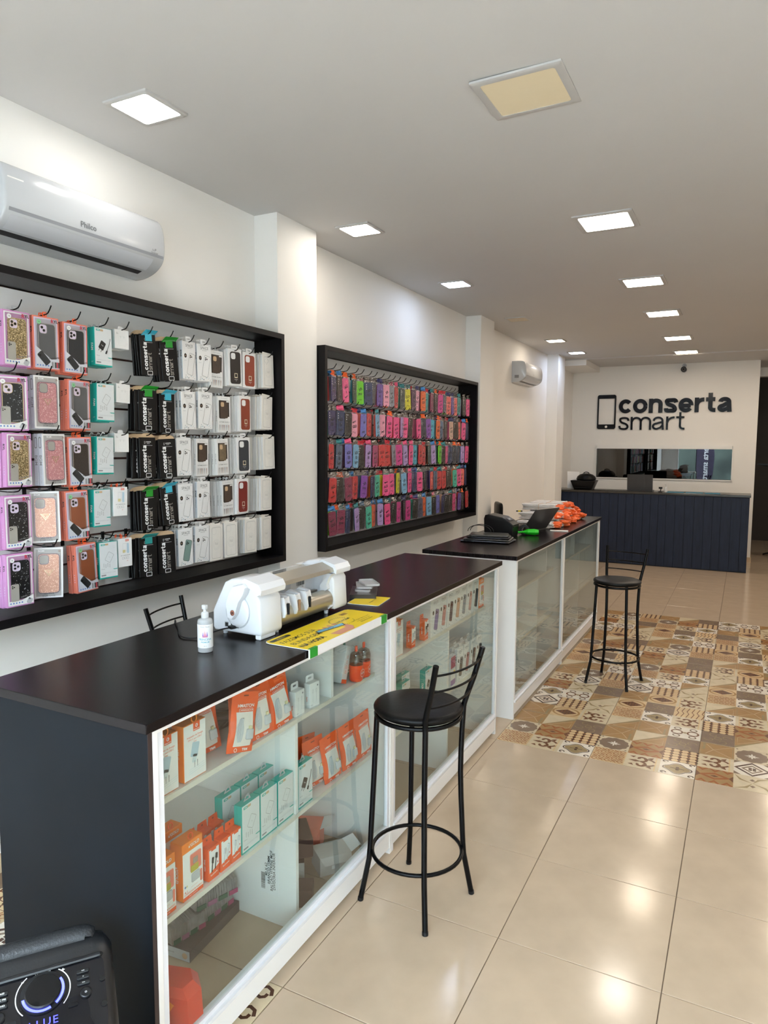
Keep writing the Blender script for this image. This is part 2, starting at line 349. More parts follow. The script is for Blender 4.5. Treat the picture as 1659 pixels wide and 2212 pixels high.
def cell(g, kind, ox, oy, rot):
    """one 20 cm printed motif, unit square -.5...5 scaled by .198"""
    s = .1985; X = T(ox, oy, 0) @ Rz(rot)
    lev = [0]
    def P(pts, m):
        lev[0] += 1; z = .00012*lev[0]
        g.add([(a*s, b*s, z) for a, b in pts], [tuple(range(len(pts)))], m, X)
    def RG(o, i, m):
        lev[0] += 1; z = .00012*lev[0]; n = len(o)
        g.add([(a*s, b*s, z) for a, b in o+i], [(k, (k+1) % n, n+(k+1) % n, n+k) for k in range(n)], m, X)
    def LN(pts, w, m):
        lev[0] += 1; z = .00012*lev[0]; v = []; n = len(pts)
        for k in range(n):
            a = Vector(pts[max(k-1, 0)]); b = Vector(pts[min(k+1, n-1)]); d = (b-a).normalized(); q = Vector((-d.y, d.x))*w/2; p = Vector(pts[k])
            v += [((p+q).x*s, (p+q).y*s, z), ((p-q).x*s, (p-q).y*s, z)]
        g.add(v, [(2*k, 2*k+1, 2*k+3, 2*k+2) for k in range(n-1)], m, X)
    sq = [(-.5, -.5), (.5, -.5), (.5, .5), (-.5, .5)]
    def spiral(cx, cy, r0, r1, a0, a1, n=12): return [(cx+(r0+(r1-r0)*i/n)*math.cos(a0+(a1-a0)*i/n), cy+(r0+(r1-r0)*i/n)*math.sin(a0+(a1-a0)*i/n)) for i in range(n+1)]
    if kind == 'maze':
        P(sq, fSND)
        for i in range(-2, 3):
            for j in range(-2, 3):
                a = .19; cx, cy = i*a, j*a
                if (i+j) % 2: LN([(cx-.08, cy-.08), (cx, cy), (cx-.08, cy+.08)], .028, fORG); LN([(cx+.08, cy-.08), (cx, cy), (cx+.08, cy+.08)], .028, fORG)
                else: LN([(cx-.09, cy), (cx, cy+.09), (cx+.09, cy), (cx, cy-.09), (cx-.09, cy)], .028, fORG)
    elif kind == 'scroll':
        P(sq, fCREAM); P([(.36, -.5), (.40, -.5), (.40, .5), (.36, .5)], fSND)
        for q in (1, -1):
            LN(spiral(-.05, .2*q, .2, .06, -q*PI/2, q*PI*1.1), .09, fBRN); LN(spiral(.05, -.0, .32, .22, q*.3, q*1.7), .075, fBRN)
            P(circ(.06, 8, .1, .2*q), fBRN); P([(-.4, .3*q), (-.28, .22*q), (-.22, .36*q)], fBRN)
            P([(.12, .32*q), (.3, .42*q), (.26, .24*q)], fBRN)
        P([(-.42, 0), (-.2, .07), (-.02, 0), (-.2, -.07)], fBRN)
    elif kind == 'medal':
        P(sq, fWHT)
        o = [((.38+.05*math.cos(4*a))*math.cos(a), (.34+.05*math.cos(4*a))*math.sin(a)) for a in [2*PI*k/32 for k in range(32)]]
        RG(o, [(a*.9, b*.9) for a, b in o], fDBR); P([(a*.86, b*.86) for a, b in o], fOLV)
        for sx in (1, -1):
            for sy in (1, -1): LN(spiral(.38*sx, .4*sy, .09, .03, 0, 5), .042, fDBR)
        P(circ(.05, 8, 0, .07), fDBR); P(circ(.05, 8, 0, -.07), fDBR); LN([(-.2, 0), (.2, 0)], .02, fDBR)
    elif kind == 'rosette':
        P(sq, fCREAM)
        o = [((.46+.02*math.cos(12*a))*math.cos(a), (.46+.02*math.cos(12*a))*math.sin(a)) for a in [2*PI*k/48 for k in range(48)]]
        P(o, fGRY)
        for k in range(8):
            a = k*PI/4; L = .22 if k % 2 == 0 else .15; c, d = math.cos(a), math.sin(a)
            P([(0, 0), (c*L*.5-d*.03, d*L*.5+c*.03), (c*L, d*L), (c*L*.5+d*.03, d*L*.5-c*.03)], fWHT)
        for sx in (1, -1):
            for sy in (1, -1): P(circ(.035, 6, .42*sx, .42*sy), fGRY)
    elif kind == 'star':
        P(sq, fTAN)
        for k in (-1, 0, 1):
            for q in (1, -1): P([(k*.34-.17, q*.5), (k*.34, q*.28), (k*.34+.17, q*.5), (k*.34+.08, q*.5), (k*.34, q*.4), (k*.34-.08, q*.5)], fORG)
        RG([(-.46, 0), (0, -.24), (.46, 0), (0, .24)], [(-.26, 0), (0, -.13), (.26, 0), (0, .13)], fORG)
        P([(-.12, 0), (0, -.07), (.12, 0), (0, .07)], fBRN)
        for q in (1, -1): P([(q*.5, -.2), (q*.5, .2), (q*.38, 0)], fBRN)
    elif kind == 'honey':
        P(sq, fBRN)
        for i in range(4):
            for j in range(5):
                cx = -.375+i*.25; cy = -.4+j*.2
                P([(cx-.112, cy), (cx-.06, cy-.088), (cx+.06, cy-.088), (cx+.112, cy), (cx+.06, cy+.088), (cx-.06, cy+.088)], fSND)
                P([(cx+.07, cy+.06), (cx+.125, cy+.1), (cx+.18, cy+.06), (cx+.125, cy+.02)], fDBR); lev[0] -= 2
    elif kind == 'split':
        P(sq, fCREAM); P([(-.5, -.5), (.5, -.5), (.5, .5)], fTAN); P([(-.5, -.5), (.5, .32), (.5, .5)], fOLV)
        LN([(-.3, -.42), (.42, .16), (.42, -.42), (-.3, -.42)], .02, fSND)
    elif kind == 'damask':
        P(sq, fGRY)
        for k in range(4):
            a = k*PI/2
            LN([(x*math.cos(a)-y*math.sin(a), x*math.sin(a)+y*math.cos(a)) for x, y in spiral(.25, .12, .18, .05, 0, 5, 10)], .025, fOLV)
        RG(circ(.12, 12), circ(.09, 12), fOLV)
    elif kind == 'envelope':
        P(sq, fTAN); LN([(-.5, .5), (.1, 0), (-.5, -.5)], .02, fSND); LN([(.32, -.4), (.1, -.0), (.32, .4)], .02, fSND)
        RG([(-.47, -.47), (.47, -.47), (.47, .47), (-.47, .47)], [(-.45, -.45), (.45, -.45), (.45, .45), (-.45, .45)], fOLV)
        P([(.34, -.5), (.42, -.5), (.42, .1), (.34, .02)], fOLV)
    elif kind == 'lens':
        P(sq, fSND); a = [(.5*math.cos(t), .42*math.sin(t)) for t in [2*PI*k/24 for k in range(24)]]; RG(a, [(x*.84, y*.84) for x, y in a], fTAN)
        P([(-.4, 0), (0, -.28), (.4, 0), (0, .28)], fBRN)
        for i, j in ((0, 0), (.1, .07), (-.1, -.07), (.1, -.07), (-.1, .07), (.2, 0), (-.2, 0), (0, .14), (0, -.14)): P([(i-.04, j), (i, j-.03), (i+.04, j), (i, j+.03)], fDBR); lev[0] -= 1
    elif kind == 'petal':
        P(sq, fCREAM)
        for k in range(4):
            a = k*PI/2+PI/4; c, d = math.cos(a), math.sin(a); L = .68
            P([(0, 0), (c*L*.5-d*.15, d*L*.5+c*.15), (c*L, d*L), (c*L*.5-d*.06, d*L*.5+c*.06)], fOLV)
        P([(-.08, .2), (0, .3), (.08, .2), (0, .14)], fGRY); P([(-.08, -.2), (0, -.3), (.08, -.2), (0, -.14)], fGRY)
    elif kind == 'diamond':
        P(sq, fWHT); RG([(-.5, 0), (0, -.5), (.5, 0), (0, .5)], [(-.4, 0), (0, -.4), (.4, 0), (0, .4)], fDBR)
        RG([(-.3, 0), (0, -.3), (.3, 0), (0, .3)], [(-.22, 0), (0, -.22), (.22, 0), (0, .22)], fGRY)
        for i, j in ((.055, .055), (-.055, .055), (.055, -.055), (-.055, -.055)): P([(i-.045, j-.045), (i+.045, j-.045), (i+.045, j+.045), (i-.045, j+.045)], fDBR); lev[0] -= 1
        for sx in (1, -1):
            for sy in (1, -1): P([(.5*sx, .5*sy), (.5*sx, .3*sy), (.3*sx, .5*sy)], fGRY); lev[0] -= 1
    elif kind == 'band':
        P(sq, fSND)
        for k in range(6): LN([(-.42+k*.17, -.5), (-.34+k*.17, -.1), (-.42+k*.17, .1), (-.34+k*.17, .5)], .03, fBRN); lev[0] -= 1
    elif kind == 'knot':
        P(sq, fWHT)
        for q in (-.25, .25):
            RG(circ(.2, 14, q, 0), circ(.14, 14, q, 0), fBRN); RG(circ(.13, 10, q, .32), circ(.08, 10, q, .32), fGRY); RG(circ(.13, 10, q, -.32), circ(.08, 10, q, -.32), fGRY)
        P(circ(.07, 8), fOLV)
def tile_base(m, w=TS, d=TS):
    g = G(); h = GAP/2; c = .0015
    g.loft([[(x, y, z) for x, y in ((-w/2+e, -d/2+e), (w/2-e, -d/2+e), (w/2-e, d/2-e), (-w/2+e, d/2-e))] for z, e in ((-.004, h), (-.0008, h), (0, h+c))], m)
    return g
plain_me = tile_base(TILE).mesh('tile')
PAT = [[('maze', 0), ('scroll', 0), ('medal', 0), ('rosette', 0), ('star', 0), ('honey', 0), ('envelope', 0), ('split', 0), ('damask', 0)],
       [('star', 0), ('petal', 0), ('damask', 0), ('scroll', 0), ('diamond', 0), ('maze', 0), ('envelope', 2), ('rosette', 0), ('honey', 0)],
       [('envelope', 0), ('lens', 0), ('scroll', 2), ('diamond', 0), ('honey', 0), ('petal', 0), ('medal', 0), ('knot', 0), ('split', 2)],
       [('split', 0), ('envelope', 0), ('knot', 0), ('maze', 0), ('medal', 0), ('scroll', 0), ('lens', 0), ('damask', 0), ('band', 0)]]
pat_me = []
for L in PAT:
    g = tile_base(fCREAM)
    for k, (kd, r) in enumerate(L): cell(g, kd, (k % 3-1)*.1988, (k//3-1)*.1988, r*PI/2)
    pat_me.append(g.mesh('patterned_tile'))
seq = [[0, 0, 1], [2, 3, 0], [1, 2, 3], [3, 0, 2], [0, 1, 3], [2, 3, 1], [1, 0, 2]]
for i in range(-3, 7):
    for j in range(-8, 26):
        x0 = X0F+i*TS; y0 = Y0F+j*TS; x1, y1 = x0+TS, y0+TS
        if x1 < -2.89 or x0 > 2.6 or y0 > 16.6 or (i > 3 and j > 20) or (x0 < -.5 and j > 18 and i < 2): continue
        pat = (i >= 0 and 4 <= j <= 10) or (i < -1 and j < 0 and j > -3)
        if pat:
            k = seq[(j-4) % 7][i % 3] if i < 4 else (i+j) % 4; rot = PI if (i//3+j) % 2 and i > 1 else 0
            link('patterned_tile', pat_me[k], floor, T(x0+.3, y0+.3, 0) @ Rz(rot))
        elif i == -1 and -3 < j < 0:
            link('tile', tile_base(TILE, .505).mesh('tile'), floor, T(x0+.2525, y0+.3, 0))
            g = tile_base(fCREAM, .092)
            for q in range(3):
                for s_ in (-1, 1):
                    sp = [(.045*s_*.0+(.034-.018*t_/9)*math.cos(t_*.8), (q-1)*.198+s_*.05+(.034-.018*t_/9)*math.sin(t_*.8), .0002) for t_ in range(9)]
                    v = []; 
                    for a_ in range(9):
                        p_ = Vector(sp[a_]); d_ = (Vector(sp[min(a_+1, 8)])-Vector(sp[max(a_-1, 0)])).normalized(); n_ = Vector((-d_.y, d_.x, 0))*.007
                        v += [tuple(p_+n_), tuple(p_-n_)]
                    g.add(v, [(2*a_, 2*a_+1, 2*a_+3, 2*a_+2) for a_ in range(8)], fDBR)
            link('patterned_tile', g.mesh('patterned_tile'), floor, T(x1-.0465, y0+.3, 0))
        elif x0 < XW-.001 or x1 > 2.6:
            a, b = max(x0, XW), min(x1, 2.6); link('tile', tile_base(TILE, b-a).mesh('tile'), floor, T((a+b)/2, y0+.3, 0))
        else: link('tile', plain_me, floor, T(x0+.3, y0+.3, 0))

# street outside the shop front (seen only as reflections)
g = G(); g.box(-20, 20, -30, -2.72, -.15, -.03, mat('pavement', (.32, .31, .30), .8, vary=.1)); struct('ground', g)
g = G(); g.box(-16, 16, -15, -14, -.03, 5.0, mat('street_facade', (.05, .065, .05), .8, vary=.5, vscale=.8)); tag(g.obj('street_building'), 'grey building across the street, mirrored in the back window', 'building')
g = G(); bn = [(0.0, 0), (.5, 0), (.62, .6), (.66, 1.3), (.6, 2.0), (.38, 2.5), (.1, 2.7), (0, 2.3)]
g.xy([(a, b+.3) for a, b in bn], 0, .01, mat('dark_banner_cloth', (.05, .04, .07), .6, vary=.2)); g.text('conserta smart', .3, .33, 1.6, .005, WINK, .02, rot=-PI/2, X=T(.66, 0, 0) @ Matrix.Scale(-1, 4, (1, 0, 0)))
g.tube([(-.01, 0, -.03), (-.01, 0, 2.7)], .012, BLACKM); o = g.obj('banner_flag'); o.location = (-1.75, -4.2, 0); tag(o, 'dark feather banner on the pavement, seen mirrored in the back window', 'banner')

# ------------------------------------------------------------------ ceiling lamps
FR = mat('lamp_frame_grey', (0.52, 0.51, 0.50), 0.45, vary=.02)
OFFD = mat('unlit_diffuser', srgb('#efe0c0'), 0.5, vary=.01)
OFFW = mat('unlit_flush_diffuser', srgb('#cdbfa9'), 0.5, vary=.01)
def lamp_mesh(sz, fw, dm):
    g = G(); n = 4
    def L(wd, r, z): return [(a, b, z) for a, b in rr(wd, wd, r, 4)]
    g.loft([L(sz, .004, 0), L(sz, .004, -.008), L(sz-2*fw*.25, .006, -.012), L(sz-2*fw, .014, -.010), L(sz-2*fw, .014, 0)], FR, caps=False)
    f = g.mesh('lamp_frame', 40)
    d = G(); d.prism(rr(sz-2*fw, sz-2*fw, .014, 4), -.0085, -.001, dm); return f, d.mesh('diffuser')
def emis(name, col, p): return mat(name, (.9, .9, .9), .5, emit=col, estr=p)
LW = emis('lit_diffuser_warm', LAMP_WARM, LAMP_P); LC = emis('lit_diffuser_cool', LAMP_COOL, LAMP_P); LN_ = emis('lit_diffuser_neutral', (1, .96, .90), LAMP_P*.8)
small = {k: lamp_mesh(.255, .022, m_) for k, m_ in dict(w=LW, c=LC, n=LN_, o=OFFW).items()}
LF = emis('lit_diffuser_far_warm', (1.0, .84, .66), LAMP_P*.95)
small['f'] = lamp_mesh(.255, .022, LF)
big = {k: lamp_mesh(.375, .034, m_) for k, m_ in dict(w=LW, o=OFFD, f=LF).items()}
ordn = ['nearest', 'second', 'third', 'fourth', 'fifth', 'farthest']
for i, (y, k) in enumerate(((2.39, 'n'), (4.32, 'w'), (6.11, 'c'), (8.06, 'o'), (9.88, 'f'), (11.25, 'c'))):
    t = thing('ceiling_lamp', {'n': 'small square lit white ceiling panel above the near air conditioner', 'w': '%s small square lit ceiling panel along the left wall' % ordn[i], 'f': '%s small square lit ceiling panel along the left wall' % ordn[i], 'c': '%s small square panel along the left wall, bluish light' % ordn[i], 'o': 'small unlit flush ceiling panel near the second wall pillar'}[k], 'ceiling light', (-2.42, y, ZC), group='small panels along the left wall')
    f, d = small[k]; link('lamp_frame', f, t); link('diffuser', d, t)
for c, x in ((0, -.885), (1, .68)):
    for i, y in enumerate((3.0, 4.88, 6.75, 8.4, 10.33, 11.86)):
        if c == 1 and i == 5: y = 11.9
        k = 'o' if (c == 0 and i == 0) else ('f' if i > 2 else 'w')
        t = thing('ceiling_lamp', 'large unlit square ceiling panel with yellowish diffuser' if k == 'o' else '%s large square lit ceiling panel of the %s row' % (ordn[i], ('middle', 'right')[c]), 'ceiling light', (x, y, ZC), group='large ceiling panels')
        if k == 'o': t.rotation_euler = (.02, -.015, 0)
        f, d = big[k]; link('lamp_frame', f, t); link('diffuser', d, t)
t = thing('ceiling_lamp', 'lit square ceiling panel in the back corridor', 'ceiling light', (1.3, 13.9, ZC-.02)); f, d = big['w']; link('lamp_frame', f, t); link('diffuser', d, t)
# ------------------------------------------------------------------ display counters
ALU = mat('white_aluminium', (0.78, 0.79, 0.82), 0.25, vary=.01)
BOARDE = mat('cream_board_edge', (0.72, 0.69, 0.62), .45, vary=.02)
def barcode(g, cx, cz, w_, h_, y, X=None, vert=False):
    random.seed(int(cx*1000+7)); a = -w_/2
    while a < w_/2-.001:
        b = random.choice((.0006, .0012, .0018))
        q = [(cx+a, cz-h_/2), (cx+a+b, cz-h_/2), (cx+a+b, cz+h_/2), (cx+a, cz+h_/2)]
        if vert: q = [(cx-(z-cz), cz+(x-cx)) for x, z in q]
        g.flat(q, y, BLACK, X); a += b+random.choice((.0008, .0014))
def counter_unit(label, y0, y1, yd_up, yd_lo, xf, zt, dark_left=False, kick_gap=True, sticker=False):
    t = thing('display_counter', label, 'display cabinet', (xf, y0, 0), 0, group='glass fronted display counters')
    L = y1-y0; D = .66; tk = .018
    def B(name, x0, x1, a, b, z0, z1, m=WHITE):
        g = G(); g.box(x0, x1, a, b, z0, z1, m); return g.obj(name, t)
    if dark_left:
        g = G(); g.box(-D, 0, 0, .016, 0.0, zt-.03, PANELB); o = g.obj('end_panel', t); o['label'] = 'blue-black end panel facing the entrance'
        g = G(); g.box(-.0005, .001, .0, .016, 0.0, zt-.03, mat('panel_edge_brown', (.03, .017, .016), .5)); g.obj('edge_band', o)
        B('side_panel', -D, .002, .0162, .0345, 0, zt-.03)
    else: B('side_panel', -D, .002, 0, tk, 0, zt-.03)
    B('side_panel', -D, .002, L-tk, L, 0, zt-.03)
    a0 = .035 if dark_left else tk
    B('top_rail', -.05, 0, a0, L-tk, zt-.044, zt-.0305)
    g = G(); g.box(-.02, 0, a0, L-tk, .03, .118, WHITE); g.box(-.028, .010, a0, L-tk, .118, .132, ALU); g.box(-.028, -.002, a0, L-tk, .132, .147, ALU)
    g.lathe([(.008, .0), (.008, .03)], BLACKP, 8, T(-.03, L*.3, 0)); g.lathe([(.008, .0), (.008, .03)], BLACKP, 8, T(-.03, L*.75, 0)); g.obj('kick_rail', t)
    for z in ((.870, .487) if xf < -1.4 else (.870, .470)):
        g = G(); g.box(-D+.02, -.083, a0, L-tk, z-.018, z, WHITE); g.box(-.083, -.082, a0, L-tk, z-.018, z, BOARDE); g.obj('shelf', t)
    for yd, z0, z1 in ((yd_up, .870, zt-.044), (yd_lo, .0, .468), (yd_lo, .487, .852)) if xf < -1.4 else ((yd_up, .870, zt-.044), (yd_lo, .0, .452), (yd_lo, .470, .852)):
        g = G(); g.box(-D+.02, -.085, yd-y0, yd-y0+.018, z0, z1, WHITE)
        if sticker and z0 == .0:
            g.box(-.26, -.17, yd-y0-.0006, yd-y0, .12, .32, PAPER)
            X = T(-.215, 0, 0)
            for k in range(4): g.text(('DIVISORIA INFERIOR', 'BALCAO VITRINE MDF', 'BRANCO 15MM', '40 X 62')[k], .017, .025-.013*k, .22, yd-y0-.001, BLACK, .01, PI/2, X)
            barcode(g, -.03, .17, .07, .02, yd-y0-.001, X, True)
        g.obj('divider', t)
    g = G(); z0, z1 = .147, zt-.044
    g.box(-.014, -.009, a0+.02, L-tk-.02, z0, z1, GLASS); pane = g.obj('glass_pane', t)
    for a in (a0, L-tk-.022):
        g = G(); g.box(-.022, -.001, a, a+.022, z0, z1, ALU); g.obj('door_stile', t)
    return t
counter_unit('glass-fronted white counter nearest the camera with blue-black end panel', 1.34, 2.83, 2.430, 2.165, -1.41, 1.17, True, sticker=True)
counter_unit('middle glass-fronted white counter full of boxed phone cases, behind the near stool', 2.832, 4.395, 3.47, 3.73, -1.41, 1.17, sticker=False)
counter_unit('empty glass-fronted white counter under the black printer', 4.68, 6.13, 5.85, 5.58, -1.375, 1.17)
counter_unit('empty glass-fronted white counter under the pile of white bags, by the far stool', 6.132, 7.80, 6.94, 7.19, -1.375, 1.17)
def worktop(y0, y1, x0, x1, label):
    g = G(); g.cbox(x0, x1, y0, y1, 1.1405, 1.17, TOPWOOD, .002); tag(g.obj('worktop'), label, 'worktop')
worktop(1.325, 4.435, -2.115, -1.398, 'dark brown-black worktop carrying the white machine')
worktop(4.655, 7.84, -2.08, -1.363, 'dark brown-black worktop carrying the laptop and white bags')

# ------------------------------------------------------------------ wall racks
HOOK = G(); HOOK.tube(smooth_path([(0, 0, 0), (0, -.10, -.004), (0, -.165, .0), (0, -.185, .012), (0, -.20, .034)], 3), .0027, BLACKM, 6)
HOOK.box(-.009, .009, -.006, .002, -.032, .012, BLACKP); HOOK_ME = HOOK.mesh('hook', 40)
def rack(y0, y1, z0, z1, xf, label, xback=XW):
    t = thing('display_rack', label, 'display rack', (xback, y0, z0), PI/2)
    L = y1-y0; Hh = z1-z0; D = xf-xback; tk = .032     # local: X along wall, -Y out of wall
    for nm, a in (('frame_board', (0, L, -D, 0, 0, tk+.006)), ('frame_board', (0, L, -D, 0, Hh-tk, Hh)), ('frame_board', (0, tk, -D, 0, tk+.006, Hh-tk)), ('frame_board', (L-tk, L, -D, 0, tk+.006, Hh-tk))):
        g = G(); g.box(*a, BLACKWOOD); g.obj(nm, t)
    g = G(); g.box(tk, L-tk, -.008, 0, tk+.006, Hh-tk, BROWN); g.obj('back_board', t)
    return t
r1y0, r1z0 = 1.20, 1.165
RACK1 = rack(r1y0, 3.768, r1z0, 2.632, -2.665, 'black framed slatted wall rack of boxed phone cases under the near air conditioner')
r2y0, r2z0 = 4.245, 1.160
RACK2 = rack(r2y0, 7.42, r2z0, 2.628, -2.658, 'black framed slatted wall rack full of bagged coloured phone cases')
ROWZ = [2.47, 2.213, 1.96, 1.712, 1.461]
def slats(t, L, z0, H):
    zs = [.038]+[ROWZ[4]-z0+.012+.0632*0+k*.1262 for k in range(-1, 9)]+[H-.032]
    zs = [z for z in zs if .03 < z < H-.03 or z in (.038,)]; zs = sorted(set(zs))+[H-.032]
    for a, b in zip(zs[:-1], zs[1:]):
        if b-a < .02: continue
        g = G(); g.box(.033, L-.033, -.020, -.008, a+.0055, b-.0055, SLATW); g.obj('slat', t)
slats(RACK1, 3.768-r1y0, r1z0, 2.632-r1z0)
slats(RACK2, 7.42-r2y0, r2z0, 2.628-r2z0)
g = G(); g.prism(circ(.006, 8), 0, .004, BLACK, T(3.65-r1y0, -.02, 2.53-r1z0) @ Rx(PI/2)); g.obj('screw_cap', RACK1)
g = G()
for z in (.03, 1.44): g.prism(circ(.006, 8), 0, .003, CHROME, T(.0, -.03, z) @ Ry(-PI/2))
g.obj('screw_cap', RACK2)
def hook(rk, y, y0, z, z0): link('hook', HOOK_ME, rk, T(y-y0, -.018, z-z0))

# ------------------------------------------------------------------ air conditioners
DISP = mat('black_louvre_gap', (.01, .01, .015), .4)
def aircon(loc, label, W=.88, brand=True, H=.29, D=.205):
    t = thing('air_conditioner', label, 'air conditioner', loc, PI/2)   # local X along wall, -Y out; origin = top centre on the wall
    def prof(o=0.0): # (outward, z) from top back, down the front, to bottom back
        return [(0, 0), (.10*D/.205, -.0), (.165*D/.205, -.012), (.196*D/.205-o, -.06), (.205*D/.205-o, -.14), (.198*D/.205-o, -.205), (.170*D/.205, -.243), (.125*D/.205, -.270), (.06, -.288), (0, -.29)]
    P = smooth_path([(a, b, 0) for a, b in prof()], 4)
    g = G(); n = 5; xs = [-W/2, -W/2+.004, -W/2+.012, W/2-.012, W/2-.004, W/2]; sc = [.955, .985, 1, 1, .985, .955]
    g.loft([[(x, -a*s, b*(s*.5+.5)-.145*(1-s)*.5) for a, b, _ in P] for x, s in zip(xs, sc)], WGLOSS); g.obj('body', t, 50)
    # louvre: recess line, flap and black gap following the lower front
    def strip(name, i0, i1, off, m, x0, x1, par=t):
        g = G(); Q = P[i0:i1+1]; v = []
        for x in (x0, x1):
            for k, (a, b, _) in enumerate(Q):
                d = Vector((Q[min(k+1, len(Q)-1)][0]-Q[max(k-1, 0)][0], Q[min(k+1, len(Q)-1)][1]-Q[max(k-1, 0)][1])).normalized()
                v.append((x, -(a - d.y*off), b + d.x*off))
        nq = len(Q)
        g.add(v, [(k, k+1, nq+k+1, nq+k) for k in range(nq-1)], m); return g.obj(name, par, 60)
    strip('seam', 19, 20, .0006, mat('seam_shadow_grey', (.30, .31, .34), .5), -W/2+.02, W/2-.012)
    strip('louvre_flap', 21, 27, .0025, mat('louvre_grey', (.60, .62, .67), .3), -W/2+.03, W/2-.075)
    strip('louvre_gap', 28, 30, .0012, DISP, -W/2+.03, W/2-.085)
    g = G()
    if brand:
        g.text('Philco', .036, -.035, -.168, -D-.0012, mat('brand_grey', (.16, .17, .18), .4), .015)
        g.text('Eco', .014, .36, -.176, -D-.0005, GREY, .01); g.text('Inverter', .014, .365, -.188, -D-.0005, GREY, .02); g.prism(circ(.005, 8), 0, .0006, GREY, T(.372, -D, -.171) @ Rx(PI/2))
        g.obj('brand_lettering', t)
        g = G(); g.box(-.42, -.348, -.1995, -.1965, -.135, -.07, PAPER, T(0, .0, 0)); 
        for k, c_ in enumerate((LEAFG, S('label_lime', '#9ac42a'), YEL, AMBER, RED)): g.box(-.415, -.375-.004*k, -.2005, -.1994, -.088-.007*k, -.083-.007*k, c_)
        g.box(-.416, -.352, -.2005, -.1994, -.132, -.122, BLACK); g.obj('energy_label', t)
    else:
        g.box(W*-.5-.001, W*-.5+.0, -.10, -.04, -.23, -.19, GREY); g.text('Philco', .03, -.06, -.168, -D-.0012, GREY, .012); g.obj('brand_lettering', t)
    return t
aircon((XW, 2.33, 3.072), 'large glossy white split air conditioner above the near wall rack', .88)
aircon((XW, 9.86, 3.095), 'smaller-looking white air conditioner on the far left wall past the second pillar', .85, brand=False)

# ------------------------------------------------------------------ reception counter and back wall
NAVY = mat('navy_painted_wood', srgb('#1f293e'), .5, spec=.3, vary=.22, vscale=5, stretch=(6, 6, .7), bump=.05, bscale=30)
SLAB = mat('grey_black_stone_top', srgb('#39352f'), .25, vary=.2, vscale=12)
rc = thing('reception_counter', 'long navy plank-fronted reception counter below the back window', 'counter', (-1.4, 12.05, 0))
x = -2.895; k = 0; random.seed(3)
while x < .09:
    wd = random.choice((.118, .125, .135, .14)); b = min(x+wd, .09); g = G(); c = .004; o = random.uniform(0, .004)
    g.loft([[(u-(-1.4), v, z) for u, v in ((x+.0025+e, -o+e), (b-.0025-e, -o+e), (b-.0025-e, .018), (x+.0025+e, .018))] for z, e in ((.012, c), (.016, 0), (1.17, 0), (1.172, c))], NAVY)
    g.obj('plank', rc); x = b; k += 1
g = G(); g.box(-1.49, 1.49, .0185, .5, .0, 1.171, mat('navy_carcass', (.012, .014, .02), .6)); g.obj('carcass', rc)
g = G(); g.cbox(-1.494, 1.505, -.02, .55, 1.1725, 1.208, SLAB, .004); g.obj('top_slab', rc)
LOGO = mat('gloss_black_acrylic', (.004, .006, .012), .12, spec=.25, vary=.05)
sg = thing('logo_sign', 'raised black shop logo lettering beside a phone outline on the back wall', 'sign', (-1.3, YB-.004, 2.55))
g = G(); g.ring(rr(.325, .61, .035, 5, -.982, .015), rr(.27, .45, .004, 5, -.982, .025), -.012, LOGO, 0); 
g = G()
o_, i_ = rr(.325, .615, .035, 5, -.982, .018), rr(.275, .462, .004, 5, -.982, .026)
g.ring(o_, i_, -.0, LOGO, t=.018); g.prism(circ(.022, 14), 0, .003, WALL, T(-.982, -.018, -.248) @ Rx(PI/2)); g.obj('phone_outline', sg)
for wd, x0, x1, zb, xh, wt in (('conserta', -.773, 1.06, -.012, .250, .275), ('smart', -.773, .335, -.308, .232, .15)):
    word_mesh(G(), wd, x0, x1, zb, xh, wt, 0, .02, LOGO).obj('lettering', sg)
# ------------------------------------------------------------------ retail packs (front face at y = 0 looking to -Y, hang hole at the top, origin top centre)
HANGC = glass('hanger_plastic', (.93, .93, .95), 1.4, .1, opacity=.06)
GOLD = glitter('gold_glitter', (0.36, 0.25, 0.10), (1.0, .85, .55), 430, .35, .7)
DKGL = glitter('black_glitter', (0.012, 0.012, 0.013), (.5, .5, .55), 330, .8, .96)
PKGL = glitter('pink_glitter', (0.66, 0.29, 0.31), (1.0, .75, .75), 430, .85, .85)
PEGL = glitter('peach_glitter', (0.66, 0.36, 0.26), (1.0, .75, .62), 430, .85, .85)
C_GREY, C_BLK, C_BRN, C_DKW = S('case_grey', '#57585a', .35), S('case_charcoal', '#23262a', .3), S('case_tan_brown', '#8a4a2c', .3, vary=.06), S('case_smoke', '#2b221f', .15)
C_RUST, C_RED, C_SLATE, C_WOOD = S('case_rust_brown', '#8c3a22', .5), S('case_deep_red', '#7e241c', .5), S('case_slate', '#33373d', .5), S('case_dark_wood', '#493a30', .3, vary=.25, vscale=30)
LENS = mat('lens_black', (.01, .01, .014), .08)
SILV = mat('silver_trim', (.62, .6, .6), .25, metal=.9)
RIMG = mat('gold_trim', (.75, .6, .38), .25, metal=.8)
LILAC = S('lilac_card', '#d9cbe2', .4)
def lensset(g, cx, cz, r, y, n=3, ringm=None, X=None):
    for a, b in ((-1, 1), (-1, -1), (1, 0.0))[:n] if n != 2 else ((-.8, .9), (.5, -.9)):
        q = T(cx+a*r*1.15, y, cz+b*r*1.15) @ Rx(PI/2)
        if ringm: g.prism(circ(r*1.15, 12), 0, .0008, ringm, (X or Matrix()) @ q)
        g.prism(circ(r*.85, 12), 0, .0012, LENS, (X or Matrix()) @ q)
